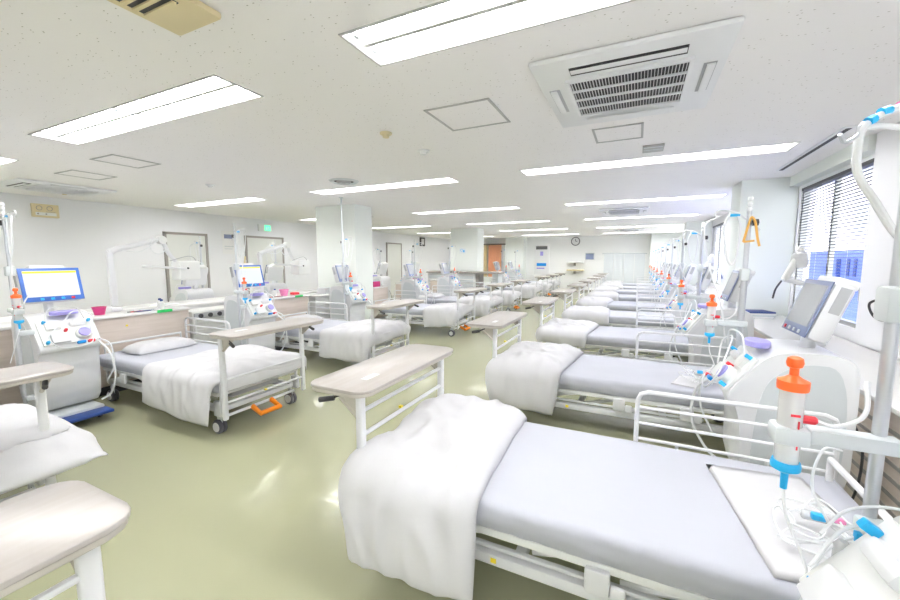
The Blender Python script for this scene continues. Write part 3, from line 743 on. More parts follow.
# ---------------------------------------------------------------- dialysis machines
def make_machine(sx, style, polez=1.80, lines=True, pr=0.019):
    """front faces -x (times sx); pole on the +y side for sx>0, on the near side in front for sx<0"""
    t = thing('dialysis_machine', 'x', 'dialysis machine')
    mb = MB(sx)
    mb.box(-0.27, 0.27, -0.19, 0.19, 0.085, 0.13, 0.015)
    mb.build('base', 'lgrey', t)
    for x in (-0.22, 0.22):
        for y in (-0.16, 0.16):
            w = MB(sx).lathe([(0.028, -0.014), (0.04, -0.01), (0.04, 0.01), (0.028, 0.014)], (x, y, 0.04), 'y', 14).build('castor', 'dark', t)
    if sx < 0:
        MB(sx).box(-0.42, -0.20, -0.20, 0.20, 0.075, 0.105, 0.012).build('foot_bar', 'navy', t)
    prof = [(-0.19, 0.13), (0.27, 0.13), (0.28, 0.90), (0.25, 0.985), (0.18, 1.01), (0.0, 1.01), (-0.08, 0.985), (-0.14, 0.93), (-0.26, 0.76), (-0.27, 0.72), (-0.25, 0.69), (-0.20, 0.67)]
    MB(sx).prism(chaikin(prof), -0.21, 0.21, 0.008).build('cabinet', 'white', t, sharp=40)
    for sy in (-1, 1):
        inner = [(-0.15, 0.18), (0.235, 0.18), (0.24, 0.95), (0.02, 0.955), (-0.13, 0.80)]
        MB(sx).prism(chaikin(inner, 3), sy*0.2105, sy*0.2135).build('side_panel', 'lgrey', t, sharp=40)
    # sloped front fascia parts (slope direction from (-.27,.74) to (-.1,.97))
    d = Vector((0.15, 0, 0.215)).normalized(); nrm = Vector((-d.z, 0, d.x))
    o0 = Vector((-0.265, 0, 0.75))
    def F(a, y, h=0.0): return o0+d*a+nrm*h+Vector((0, y, 0))
    rot = Matrix((( nrm.x, 0, d.x), (0, 1, 0), (nrm.z, 0, d.z))).to_3x3()
    def fbox(a, y, w, l, h, bev=0.006, mb=None, h0=0.0):
        mb = mb or MB(sx); c_ = F(a, y, h0+h/2)
        mb.box(c_.x-h/2, c_.x+h/2, c_.y-w/2, c_.y+w/2, c_.z-l/2, c_.z+l/2, bev, rot=rot); return mb
    fbox(0.12, 0, 0.37, 0.24, 0.02).build('front_fascia', 'offwhite', t)
    def fdisc(a, y, r, h, mb, h0=0.02):
        n = 20; rings = []
        for hh, rq in ((h0, r), (h0+h*0.8, r), (h0+h, r*0.85)):
            rings.append([mb.bm.verts.new(F(a+rq*math.cos(2*PI*k/n), y+rq*math.sin(2*PI*k/n), hh)) for k in range(n)])
        for i in range(2):
            for k in range(n): mb.bm.faces.new((rings[i][k], rings[i][(k+1) % n], rings[i+1][(k+1) % n], rings[i+1][k]))
        mb.bm.faces.new(rings[0]); mb.bm.faces.new(rings[-1]); return mb
    p = fdisc(0.07, 0.09 if sx < 0 else -0.09, 0.055, 0.04, MB(sx)).build('blood_pump', 'offwhite', t)
    fdisc(0.07, 0.09 if sx < 0 else -0.09, 0.042, 0.012, MB(sx), 0.061).build('pump_rotor', 'purple', p)
    fbox(0.05, -0.07 if sx < 0 else 0.07, 0.12, 0.09, 0.05).build('clamp_module', 'white', t)
    fbox(0.18, -0.09, 0.10, 0.07, 0.045).build('clamp_module', 'offwhite', t)
    fbox(0.18, 0.08, 0.12, 0.05, 0.05, 0.02, h0=0.0).build('syringe_pump', 'white', t)
    MB(sx).prism([(-0.11+0.06*math.cos(2*PI*k/16), (-0.03 if sx > 0 else 0.02)+0.10*math.sin(2*PI*k/16)) for k in range(16)], 1.0, 1.035, 0.008, plane='xy').build('top_cover', 'purple', t)
    for k, (a, y) in enumerate(((0.22, -0.14), (0.02, -0.16), (0.20, 0.16))): fbox(a, y, 0.022, 0.022, 0.035, 0.004, None, 0.02).build('blue_connector', 'cyan', t)
    fbox(-0.02, 0.12, 0.05, 0.022, 0.03, 0.006, None, 0.03).build('red_connector', 'red', t); fbox(0.12, -0.02, 0.02, 0.02, 0.04, 0.004, None, 0.02).build('red_connector', 'red', t)
    mb = MB(sx); fbox(-0.02, 0.05, 0.06, 0.022, 0.03, 0.006, mb, 0.03); mb.build('blue_coupler', 'blue', t)
    # tubing
    mb = MB(sx); rnd = random.Random(3)
    ps = [F(0.07, 0.13, 0.05), F(0.2, 0.17, 0.11), F(0.26, 0.05, 0.12), F(0.16, -0.05, 0.1), F(0.05, -0.16, 0.09), F(-0.06, -0.1, 0.07), F(-0.05, 0.1, 0.06), F(0.05, 0.15, 0.05)]
    mb.tube(ps, 0.005, 6, smooth=5)
    ps = [F(0.22, -0.14, 0.06), F(0.3, -0.1, 0.13), F(0.28, 0.06, 0.15), F(0.2, 0.12, 0.08)]
    mb.tube(ps, 0.005, 6, smooth=5)
    mb.tube([(-0.27, 0.19, 0.74), (-0.36, 0.23, 0.62), (-0.37, 0.25, 0.40), (-0.28, 0.24, 0.22), (-0.2, 0.2, 0.16)], 0.009, 8, smooth=6)
    mb.tube([(-0.26, 0.20, 0.76), (-0.33, 0.25, 0.70), (-0.32, 0.27, 0.50), (-0.25, 0.235, 0.34)], 0.007, 8, smooth=6)
    mb.build('tubing', 'tubing', t)
    mb = MB(sx)
    mb.tube([(0.28, -0.12, 0.7), (0.34, -0.14, 0.5), (0.33, -0.1, 0.2), (0.3, 0.1, 0.12)], 0.006, 6, smooth=6)
    mb.tube([(0.28, 0.12, 0.6), (0.34, 0.14, 0.45), (0.32, 0.12, 0.25), (0.28, 0.0, 0.14)], 0.005, 6, smooth=6)
    mb.build('power_cable', 'dark', t)
    # monitor
    tilt = math.radians(18 if style != 'wide' else 14)
    Wm, Hm = {'tall': (0.36, 0.32), 'wide': (0.42, 0.31)}[style]
    R = Matrix.Rotation(tilt, 3, 'Y'); cz = 1.235 if style == 'tall' else 1.27; cx = 0.105 if style == 'tall' else 0.0
    ym = 0.0
    def mbx(x0, x1, y0, y1, z0, z1, bev, mb=None):
        mb = mb or MB(sx); c0 = R @ Vector(((x0+x1)/2, (y0+y1)/2, (z0+z1)/2))+Vector((cx, ym, cz))
        h = ((x1-x0)/2, (y1-y0)/2, (z1-z0)/2)
        return mb.box(c0.x-h[0], c0.x+h[0], c0.y-h[1], c0.y+h[1], c0.z-h[2], c0.z+h[2], bev, rot=R)
    mo = mbx(0.0, 0.10, -Wm/2, Wm/2, -Hm/2, Hm/2, 0.03).build('monitor', 'white', t)
    mbx(-0.008, 0.0, -Wm/2+0.004, Wm/2-0.004, -Hm/2+0.004, Hm/2-0.004, 0.003).build('bezel', 'bezel' if style == 'wide' else 'gbezel', mo)
    lo = 0.06 if style == 'tall' else 0.045
    mbx(-0.011, -0.008, -Wm/2+0.03, Wm/2-0.03, -Hm/2+lo, Hm/2-0.03, 0.0).build('screen', 'screen_w' if style == 'wide' else 'screen_g', mo, smooth=False)
    if style == 'wide':
        mbx(-0.0125, -0.011, -Wm/2+0.03, Wm/2-0.03, Hm/2-0.052, Hm/2-0.034, 0).build('screen_bar', 'screen_bar', mo, smooth=False)
        m2 = mbx(-0.0125, -0.011, -0.06, 0.09, 0.045, 0.055, 0); mbx(-0.0125, -0.011, -0.04, 0.04, 0.0, 0.008, 0, m2); m2.build('screen_text', 'lgrey', mo, smooth=False)
    m2 = MB(sx)
    for k in range(3): mbx(-0.014, -0.009, -0.10+k*0.07, -0.075+k*0.07, -Hm/2+0.014, -Hm/2+0.034, 0.002, m2)
    m2.build('button', 'cyan' if style == 'wide' else 'lgrey', mo)
    m2 = mbx(-0.014, -0.009, 0.11, 0.135, -Hm/2+0.014, -Hm/2+0.034, 0.002); m2.build('alarm_button', 'red', mo)
    m2 = mbx(0.03, 0.075, -Wm/2-0.003, -Wm/2, 0.0, 0.14, 0.0); m2.build('side_port', 'grey', mo, smooth=False)
    m2 = mbx(0.02, 0.12, -0.12, 0.12, Hm/2-0.02, Hm/2+0.03, 0.01); m2.build('status_lamp_housing', 'offwhite', mo)
    MB(sx).tube([(0.12, 0, 0.99), (0.14, 0, 1.2)], 0.035, 12).build('monitor_stem', 'white', t)
    # pole
    px, py = (-0.13, 0.285) if sx > 0 else (-0.16, -0.30)
    pl = MB(sx).tube([(px, py, 0.18), (px, py, 1.4)], pr if sx > 0 else 0.014, 12).tube([(px, py, 1.4), (px, py, polez)], min(pr, 0.015) if sx > 0 else 0.011, 12).build('infusion_pole', 'steel', t)
    ss = 1 if py > 0 else -1
    MB(sx).box(px-0.03, px+0.03, min(py, ss*0.2), max(py, ss*0.2), 0.86, 0.9, 0.008).build('pole_bracket', 'lgrey', pl); MB(sx).box(px-0.03, px+0.03, min(py, ss*0.2), max(py, ss*0.2), 0.3, 0.34, 0.008).build('pole_bracket', 'lgrey', pl)
    MB(sx).box(px-0.025, px+0.025, py-0.03, py+0.03, 1.36, 1.44, 0.01).build('pole_clamp', 'lgrey', pl)
    if lines:
        MB(sx).tube([(px+0.06, py, polez-0.12), (px, py, polez-0.06), (px-0.08, py, polez+0.0), (px-0.16, py+0.02, polez+0.015), (px-0.18, py+0.02, polez-0.01), (px-0.165, py+0.02, polez-0.03)], 0.006, 8, smooth=5).build('hook', 'white', pl)
        MB(sx).lathe([(0.016, 0), (0.02, 0.02), (0.016, 0.04)], (px+0.035, py, polez-0.09), 'z', 10).build('lock_knob', 'dark', pl)
        mb = MB(sx)
        for k in range(4): mb.lathe([(0.011, 0), (0.015, 0.01), (0.015, 0.02), (0.008, 0.03)], (px, py-0.0, polez-0.04+k*0.035), 'z', 10)
        mb.build('drip_chamber', 'tubing', pl)
        MB(sx).tube([(px-0.1, py, polez), (px-0.13, py+0.0, polez-0.1), (px-0.10, py, polez-0.3), (px-0.06, py, polez-0.32), (px-0.04, py, polez-0.12), (px-0.06, py, polez-0.02)], 0.006, 6, smooth=6).tube(
            [(px-0.16, py, polez-0.02), (px-0.24, py-0.03, polez-0.10), (px-0.2, py-0.04, polez-0.35), (px-0.12, py-0.03, polez-0.6), (px-0.08, py-0.02, polez-0.85)], 0.005, 6, smooth=6).build('hanging_tube', 'tubing', pl)
        mb = MB(sx).tube([(px-0.05, py, polez-0.02), (px-0.10, py, polez-0.02)], 0.009, 8); mb.build('tube_clip', 'cyan', pl)
    # dialyzer arm
    ax, ay, az = px-0.17, py-0.03, 1.08
    MB(sx).box(px-0.13, px+0.03, py-0.035, py+0.01, az-0.018, az+0.018, 0.006).box(ax-0.035, ax+0.035, ay-0.032, ay+0.032, az-0.022, az+0.022, 0.010).build('dialyzer_arm', 'lgrey', pl)
    t['ax'] = ax*sx; t['ay'] = ay; t['az'] = az
    return t
def make_dialyzer():
    t = thing('dialyzer', 'x', 'dialyzer')
    MB().lathe([(0.021, -0.10), (0.024, -0.095), (0.024, 0.095), (0.021, 0.10)], (0, 0, 0), n=20).build('tube_body', 'clear', t)
    MB().lathe([(0.030, 0.09), (0.031, 0.1), (0.031, 0.112), (0.018, 0.118), (0.009, 0.125), (0.009, 0.142), (0.015, 0.146), (0.017, 0.155), (0.015, 0.166), (0.008, 0.170)], (0, 0, 0), n=20).build('cap', 'ored', t)
    MB().lathe([(0.0275, -0.088), (0.030, -0.098), (0.029, -0.108), (0.016, -0.116), (0.008, -0.12), (0.007, -0.16)], (0, 0, 0), n=20).build('bottom_port', 'cyan', t)
    MB().box(-0.006, 0.012, -0.0252, -0.0238, 0.03, 0.036).box(0.009, 0.012, -0.0245, -0.0225, -0.05, 0.02).build('label_strip', 'red', t, smooth=False)
    MB().lathe([(0.007, 0), (0.010, -0.004), (0.010, -0.03), (0.006, -0.034)], (0.05, -0.0, 0.02), 'x', 10).build('side_port', 'red', t)
    MB().tube([(0, 0, -0.158), (0.005, -0.02, -0.22), (0.04, -0.06, -0.33), (0.02, -0.08, -0.42)], 0.0035, 6, smooth=6).build('line', 'tubing', t); MB().tube([(0.045, 0, 0.02), (0.09, 0.01, 0.01), (0.13, 0.0, 0.05), (0.14, 0.03, 0.12)], 0.005, 6, smooth=6).build('line', 'tubing', t)
    return t
mach_n = make_machine(1, 'tall', 1.78, False, 0.013); 
for o_ in [c_ for c_ in mach_n.children if c_.name.startswith(('red_connector', 'blue_coupler', 'tubing'))]: bpy.data.objects.remove(o_)
mach_r = make_machine(1, 'tall'); mach_lw = make_machine(-1, 'wide', 1.86); mach_lt = make_machine(-1, 'tall', 1.86)
dial = make_dialyzer(); du = False
def add_machine(proto, used, x, y, label, dl, group, dgroup):
    global du
    o = place(proto, used, (x, y, 0), label, group)
    if dl:
        place(dial, du, (x+proto['ax'], y+proto['ay'], proto['az']+0.02), dl, dgroup); du = True
    return o
for i, y in enumerate(RY):
    add_machine(mach_r if i else mach_n, i > 1, 0.65 if i == 0 else 0.76, y+(-0.95 if i == 0 else -1.02 + 1.95*0 + 1.95*0 + (1.95 if False else 0)) + (1.95-1.95), 'dialysis machine with slate screen, window side row, %s' % nth(i),
                'dialyzer with orange red cap in the window side row, %s' % nth(i), 'dialysis machines in the window side row', 'dialyzers in the window side row')
LM = [1.60, 3.60, 5.62, 7.95, 9.85, 14.5, 16.3]
LM[3] = 8.03; LM[4] = 9.88
for i, y in enumerate(LM):
    w = i in (0, 1)
    add_machine(mach_lw if w else mach_lt, i not in (0, 2), -4.78, y, 'dialysis machine with %s screen, left row, %s' % ('lit blue framed' if w else 'slate', nth(i)),
                'dialyzer with orange red cap in the left row, %s' % nth(i), 'dialysis machines in the left row', 'dialyzers in the left row')
tag(MB().tube([(-4.62, 5.30, 0.0), (-4.62, 5.30, CEIL-0.002)], 0.013, 10).lathe([(0.04, CEIL-0.012), (0.04, CEIL-0.002)], (-4.62, 5.30, 0)).build('ceiling_pole', 'lgrey'), 'slim grey pole from floor to ceiling beside the third left machine', 'pole')
# machines of the row behind the partitions
for i, (x, y) in enumerate([(-6.72, 3.95), (-6.72, 5.5), (-6.72, 9.2), (-6.72, 11.0)]):
    add_machine(mach_r, True, x, y, 'dialysis machine behind the left partitions, %s' % nth(i), None, 'dialysis machines behind the partitions', None)

# ---------------------------------------------------------------- partitions and counters
segs = [(-1.5, 3.04, 'long beige wood partition behind the nearest left beds'), (3.86, 5.10, 'short beige wood partition behind the third left bed'),
        (7.0, 7.55, 'beige wood partition behind the fourth left bed'), (8.5, 9.4, 'beige wood partition behind the fifth left bed'), (10.4, 11.3, 'beige wood partition behind the sixth left bed')]
for a, b, lb in segs:
    t = thing('bedhead_partition', lb, 'partition', (-5.45, (a+b)/2, 0), 'wood fronted bedhead partitions'); h = (b-a)/2
    MB().box(-0.22, 0.20, -h, h, 0, 0.845, 0.003).build('wood_panel', 'panel', t)
    MB().box(-0.24, 0.235, -h-0.01, h+0.01, 0.846, 0.875, 0.006).build('ledge', 'counter', t)
    MB().box(0.2005, 0.206, -h, h, 0.0, 0.09).build('kickboard', 'vent', t, smooth=False)
    for yy, m_ in ((2.74, 'green'), (4.85, 'green'), (4.18, 'blue')):
        if a < yy < b:
            o = MB().box(0.236, 0.240, yy-(a+b)/2-0.085, yy-(a+b)/2+0.085, 0.848, 0.883, 0.001).build('name_strip', m_, t); o['label'] = m_+' name strip'
    for yy in (2.35, 4.3):
        if a < yy < b: MB().lathe([(0.012, 0.2005), (0.012, 0.203)], (0, yy-(a+b)/2, 0.74), 'x', 12).build('round_sticker', 'yellow', t)
t = thing('back_counter', 'long white counter running behind the wood partitions', 'counter', (-6.0, 2.0, 0))
MB().box(-0.28, 0.28, -3.4, 3.9, 0.0, 0.825).build('cabinet', 'offwhite', t, smooth=False)
MB().box(-0.3, 0.305, -3.42, 3.92, 0.826, 0.862, 0.006).build('worktop', 'counter', t)
t = thing('side_counter', 'low white counter between the wood partition and the first pillar', 'counter', (-5.45, 5.63, 0))
MB().box(-0.22, 0.2, -0.36, 0.36, 0.0, 0.80).build('cabinet', 'offwhite', t, smooth=False)
MB().box(-0.24, 0.22, -0.38, 0.38, 0.801, 0.835, 0.006).build('worktop', 'counter', t)
t = thing('supply_rack', 'beige grey rack of small dials set between the wood partitions', 'rack', (-5.45, 3.45, 0))
MB().box(-0.2, 0.18, -0.36, 0.36, 0.0, 0.80, 0.005).build('body', 'doorc', t)
MB().box(0.181, 0.2, -0.34, 0.34, 0.70, 0.78, 0.005).build('dial_strip', 'grey', t)
mb = MB()
for k in range(5): mb.lathe([(0.03, 0.2), (0.03, 0.215)], (0, -0.26+k*0.13, 0.74), 'x', 12)
mb.build('dial', 'dark', t)
MB().tube([(0.22, -0.34, 0.66), (0.22, 0.34, 0.66)], 0.008, 6).tube([(0.22, -0.34, 0.56), (0.22, 0.34, 0.56)], 0.008, 6).box(0.18, 0.225, -0.35, -0.33, 0.5, 0.7).box(0.18, 0.225, 0.33, 0.35, 0.5, 0.7).build('bar', 'offwhite', t)
# right counter
t = thing('window_counter', 'white counter along the window wall with wood front', 'counter', (1.50, 2.0, 0))
MB().box(-0.28, 0.25, -4.5, 4.45, 0.0, 0.735).build('cabinet', 'panel', t, smooth=False)
MB().box(-0.32, 0.265, -4.5, 4.46, 0.736, 0.765, 0.006).build('worktop', 'counter', t)
mb = MB()
for k in range(8): mb.box(-0.286, -0.281, 0.1, 1.6, 0.05+k*0.08, 0.07+k*0.08)
mb.build('louvre_strip', 'frame', t, smooth=False)
t = thing('window_counter', 'white counter along the window wall beyond the near pillar', 'counter', (1.50, 10.0, 0))
MB().box(-0.28, 0.32, -2.85, 2.85, 0.0, 0.735).build('cabinet', 'panel', t, smooth=False)
MB().box(-0.32, 0.32, -2.87, 2.87, 0.736, 0.765, 0.006).build('worktop', 'counter', t)
# things on right counter
t = thing('binder_stack', 'stack of papers with a navy binder on top on the window counter', 'papers', (1.40, 6.1, 0.766))
for k, (w, m_) in enumerate([(0.15, 'paper'), (0.14, 'lgrey'), (0.15, 'paper'), (0.13, 'book')]):
    MB().box(-0.15, 0.15, -w, w, k*0.02, k*0.02+0.019, 0.002, rot=Matrix.Rotation(0.1*k, 3, 'Z')).build('binder' if k == 3 else 'paper_pad', m_, t)
t = thing('wall_outlet_unit', 'white outlet unit with dark slots on the wall right of the window', 'outlet', (XR-0.06, 3.95, 1.5))
MB().box(-0.03, -0.001, -0.12, 0.12, -0.12, 0.10, 0.006).build('cover', 'acwhite', t)
MB().box(-0.033, -0.03, -0.08, 0.08, 0.02, 0.035).box(-0.033, -0.03, -0.08, 0.08, -0.06, -0.045).build('slot', 'vent', t, smooth=False)
t = tag(MB().tube([(XR-0.07, 4.08, 1.38), (XR-0.09, 4.08, 1.28), (XR-0.10, 4.15, 1.2), (XR-0.12, 4.27, 1.14), (XR-0.11, 4.22, 1.05), (XR-0.1, 4.08, 1.03), (XR-0.09, 3.98, 1.1), (XR-0.08, 3.9, 1.02)], 0.009, 8, smooth=8).build('coiled_cord', 'dark'), 'black coiled cord hanging on the wall right of the window', 'cord')

# articulated arms on counters
def make_arm(sx=1):
    t = thing('articulated_arm', 'x', 'articulated arm')
    MB().box(-0.07, 0.07, -0.06, 0.06, 0, 0.06, 0.015).build('clamp_base', 'white', t)
    MB().box(-0.032, 0.032, -0.032, 0.032, 0.06, 0.72, 0.015).build('post', 'white', t)
    MB().tube([(0, 0, 0.70), (0, 0.06, 0.735), (0, 0.52, 0.87)], [0.04, 0.034, 0.03], 12).build('upper_arm', 'white', t)
    MB().lathe([(0.05, -0.05), (0.055, -0.03), (0.055, 0.03), (0.05, 0.05)], (0, 0.56, 0.87), 'x', 16).build('elbow', 'offwhite', t)
    MB().tube([(0, 0.58, 0.86), (0, 0.64, 0.70), (0, 0.72, 0.60)], 0.026, 10, smooth=4).build('lower_arm', 'white', t)
    MB().ring((0.04, 0.5, 0.78), 0.09, 0.006, 'x').tube([(0.04, 0.1, 0.73), (0.05, 0.3, 0.72), (0.05, 0.5, 0.86)], 0.006, 6, smooth=5).build('cable', 'tubing', t)
    h = MB().box(-0.13, 0.13, 0.38, 0.80, 0.50, 0.525, 0.01, rot=Matrix.Rotation(-0.1, 3, 'X')).build('tray', 'white', t)
    s = MB().box(-0.10, 0.12, 0.70, 0.98, 0.34, 0.60, 0.03).build('monitor_back', 'offwhite', t)
    MB().lathe([(0.012, 0.0), (0.012, 0.02)], (0.12, 0.8, 0.5), 'x', 8).build('knob', 'dark', t)
    MB().tube([(0.05, 0.62, 0.60), (0.05, 0.9, 0.66), (0.06, 1.0, 0.5)], 0.005, 6, smooth=5).build('wire', 'grey', t)
    return t
arm = make_arm()
for k, (x, y, z, lb) in enumerate([(-5.60, 2.40, 0.876, 'white articulated arm clamped on the long wood partition'),
                               (-5.60, 4.42, 0.876, 'white articulated arm clamped on the short wood partition')]):
    place(arm, k > 0, (x, y, z), lb, 'white articulated arms')
# window side white arms / cups near window
def make_wand():
    t = thing('examination_lamp', 'x', 'lamp')
    MB().box(-0.05, 0.05, -0.05, 0.05, 0, 0.04, 0.01).build('base', 'white', t)
    MB().tube([(0, 0, 0.04), (0, 0, 0.42), (-0.05, -0.03, 0.5), (-0.28, -0.1, 0.56)], 0.02, 10, smooth=3).build('post', 'white', t)
    MB().tube([(-0.28, -0.1, 0.56), (-0.22, -0.1, 0.72), (-0.18, -0.06, 0.82)], 0.026, 10).build('upper_link', 'offwhite', t)
    MB().lathe([(0.02, 0.12), (0.05, 0.1), (0.06, 0.02), (0.045, -0.02)], (-0.19, -0.08, 0.68), 'z', 16).build('lamp_head', 'clear', t)
    MB().tube([(-0.3, -0.1, 0.55), (-0.34, -0.12, 0.48), (-0.36, -0.14, 0.40)], 0.007, 6, smooth=4).build('black_handle', 'dark', t)
    MB().tube([(-0.26, -0.1, 0.58), (-0.1, -0.05, 0.48), (0.02, 0, 0.42)], 0.005, 6, smooth=4).tube([(-0.2, -0.1, 0.6), (-0.05, -0.1, 0.5), (0.04, -0.02, 0.36)], 0.005, 6, smooth=4).build('wire', 'tubing', t)
    MB().lathe([(0.02, 0), (0.02, 0.012)], (0.0, -0.03, 0.38), 'z', 10).lathe([(0.02, 0.02), (0.02, 0.032)], (0.0, -0.03, 0.38), 'z', 10).lathe([(0.02, 0.04), (0.02, 0.052)], (0.0, -0.03, 0.38), 'z', 10).build('dark_ring', 'navy', t)
    return t
wand = make_wand()
for k, (x, y, lb) in enumerate([(1.42, 4.3, 'white examination lamp arm on the window counter before the near window'), (1.42, 8.6, 'white examination lamp arm on the counter beyond the near pillar')]):
    place(wand, k > 0, (x, y, 0.766), lb, 'examination lamp arms on the window counter')

# ---------------------------------------------------------------- small items on the partitions
def basin(label, x, y, m, z=0.876, s=1.0, cat='basin'):
    t = thing('plastic_basin', label, cat, (x, y, z))
    MB().lathe([(0.045*s, 0), (0.06*s, 0.07*s), (0.066*s, 0.085*s), (0.062*s, 0.088*s), (0.056*s, 0.07*s), (0.042*s, 0.006)], (0, 0, 0)).build('bowl', m, t)
    MB().ring((0, 0, 0.087*s), 0.064*s, 0.004, 'z').build('rim', m, t)
basin('magenta plastic cup beside the first articulated arm', -5.42, 2.18, 'magenta')
basin('pink plastic basin on the short wood partition', -5.42, 4.72, 'pink', s=1.2)
def block(name, label, cat, x, y, z, dx, dy, dz, m, m2, rz=0.0):
    t = thing(name, label, cat, (x, y, z)); t.rotation_euler.z = rz
    MB().box(-dx, dx, -dy, dy, 0, dz, 0.004).build('body', m, t)
    MB().box(-dx*0.7, dx*0.7, -dy*0.6, dy*0.6, dz, dz+0.003).build('lid', m2, t)
block('flat_case', 'blue flat case lying left of the magenta cup', 'case', -5.6, 2.0, 0.876, 0.05, 0.08, 0.035, 'blue', 'blue')
block('small_box', 'red small box beside the pink basin', 'box', -5.42, 4.95, 0.876, 0.05, 0.06, 0.04, 'red', 'red')
block('storage_box', 'magenta box on a stand right of the third left machine', 'box', -5.35, 7.15, 0.876, 0.09, 0.12, 0.12, 'magenta', 'purple')
block('storage_box', 'magenta box on the partition behind the fifth left bed', 'box', -5.35, 9.1, 0.876, 0.09, 0.14, 0.10, 'magenta', 'purple')
block('storage_box', 'small dark red box on the partition behind the sixth left bed', 'box', -5.35, 10.7, 0.876, 0.07, 0.08, 0.09, 'magenta', 'red')
block('paper_stack', 'white paper stack at the left of the long partition top', 'papers', -5.38, 1.95, 0.876, 0.1, 0.12, 0.012, 'paper', 'lgrey', 0.3)
block('paper_stack', 'white paper stack beside the first arm base', 'papers', -5.36, 2.62, 0.876, 0.08, 0.12, 0.010, 'paper', 'lgrey', -0.2)
block('paper_stack', 'white papers lying near the open end of the long partition', 'papers', -5.9, 3.1, 0.863, 0.1, 0.15, 0.012, 'paper', 'lgrey', 0.4)
block('instrument_case', 'white instrument case at the window end of the side counter', 'case', -5.42, 5.72, 0.836, 0.11, 0.13, 0.11, 'white', 'lgrey')
def pens(label, x, y, n, rz):
    t = thing('pen_set', label, 'pens', (x, y, 0.876)); t.rotation_euler.z = rz
    for k in range(n):
        MB().tube([(-0.03+k*0.02, -0.12+0.02*k, 0.008), (0.0+k*0.025, 0.12, 0.008)], 0.005, 6).build('pen', ['dark', 'red', 'dgrey', 'navy'][k % 4], t)
pens('loose pens and probes lying on the long partition top', -5.32, 2.52, 4, 0.3)
pens('loose pens lying on the short partition top', -5.32, 4.45, 3, 0.2)
def bottles(label, x, y):
    t = thing('white_bottle', label, 'bottle', (x, y, 0.876))
    MB().lathe([(0.03, 0), (0.032, 0.01), (0.032, 0.08), (0.014, 0.095), (0.014, 0.1)], (0, 0, 0)).build('body', 'offwhite', t)
    MB().lathe([(0.017, 0.1), (0.017, 0.12), (0.008, 0.124)], (0, 0, 0)).build('cap', 'navy', t)
bottles('small white bottle with navy cap beside the first arm', -5.35, 2.78)
bottles('small white bottle with navy cap behind the first arm', -5.5, 2.84)
bottles('small white bottle beside the pink basin', -5.5, 4.6)

# ---------------------------------------------------------------- pads and line bundles on right beds
def pad(label, x, y, rz, sxy=(0.22, 0.30)):
    mb = MB(); n = 14; T = []; B = []
    for i in range(n+1):
        a, b = [], []
        for j in range(n+1):
            u, v = -1+2*i/n, -1+2*j/n
            h = 0.010+0.006*noise.noise(Vector((u*3+x, v*3+y, 1)))
            if i in (0, n) or j in (0, n): w = mb.bm.verts.new((u*sxy[0], v*sxy[1], 0.004)); a.append(w); b.append(w)
            else: a.append(mb.bm.verts.new((u*sxy[0], v*sxy[1], h))); b.append(mb.bm.verts.new((u*sxy[0], v*sxy[1], 0)))
        T.append(a); B.append(b)
    for i in range(n):
        for j in range(n):
            mb.bm.faces.new((T[i][j], T[i+1][j], T[i+1][j+1], T[i][j+1]))
            try: mb.bm.faces.new((B[i][j], B[i][j+1], B[i+1][j+1], B[i+1][j]))
            except ValueError: pass
    o = mb.build('towel_pad', 'pillow', sharp=180); o.location = (x, y, 0.4985); o.rotation_euler.z = rz
    return tag(o, label, 'towel', 'white pads on window side beds')
def bundle(label, x, y, z, seed, cat='tubing'):
    t = thing('blood_line_set', label, cat, (x, y, z), 'blood line sets on window side beds'); r = random.Random(seed)
    for k in range(5):
        pts = []; a = r.uniform(0, 6.28)
        for q in range(7):
            a += r.uniform(0.6, 1.3); R = r.uniform(0.05, 0.16)
            pts.append((R*math.cos(a), R*1.2*math.sin(a), 0.02+0.02*k*abs(math.sin(q))))
        MB().tube(pts, 0.0035, 6, smooth=6).build('line', 'tubing', t)
    MB().lathe([(0.012, -0.05), (0.017, -0.045), (0.017, 0.03), (0.008, 0.05)], (0.02, 0.05, 0.045), 'x', 12).build('drip_chamber', 'clear', t)
    MB().box(-0.02, 0.02, -0.012, 0.012, 0.06, 0.085, 0.006).build('blue_clamp', 'cyan', t)
    MB().box(0.05, 0.085, 0.02, 0.035, 0.05, 0.07, 0.005).build('pink_clamp', 'pink', t)
pad('white pad on the head end of the nearest window side bed', 0.58, 1.83, 0.12, (0.19, 0.36))
pad('white pad on the head end of the second window side bed', 0.42, 3.62, -0.3, (0.09, 0.16))
bundle('loose clear blood lines on the pad of the nearest window side bed', 0.62, 1.72, 0.52, 4)
t = bundle('clear blood lines with blue clamps on the second window side bed', 0.50, 3.62, 0.52, 9)

# near line bundle carried by the nearest machine, arching from ceiling hook
t = thing('hanging_blood_lines', 'thick clear tubes arching over the hook at the upper right', 'tubing', (0, 0, 0))
MB().tube([(0.40, 1.20, 1.78), (0.415, 1.215, 1.765), (0.44, 1.23, 1.78), (0.455, 1.25, 1.81), (0.52, 1.29, 1.84), (0.75, 1.42, 1.93)], 0.0045, 8, smooth=6).build('hook_rod', 'steel', t)
MB().tube([(0.66, 1.38, 1.88), (0.58, 1.32, 1.865), (0.50, 1.275, 1.835), (0.455, 1.245, 1.80), (0.445, 1.235, 1.765), (0.455, 1.25, 1.70), (0.50, 1.27, 1.63), (0.56, 1.30, 1.55), (0.66, 1.33, 1.46)], 0.0085, 10, smooth=8).tube(
    [(0.455, 1.245, 1.80), (0.50, 1.27, 1.805), (0.58, 1.31, 1.79), (0.70, 1.36, 1.75)], 0.007, 8, smooth=6).build('thick_line', 'tubing', t)
mb = MB()
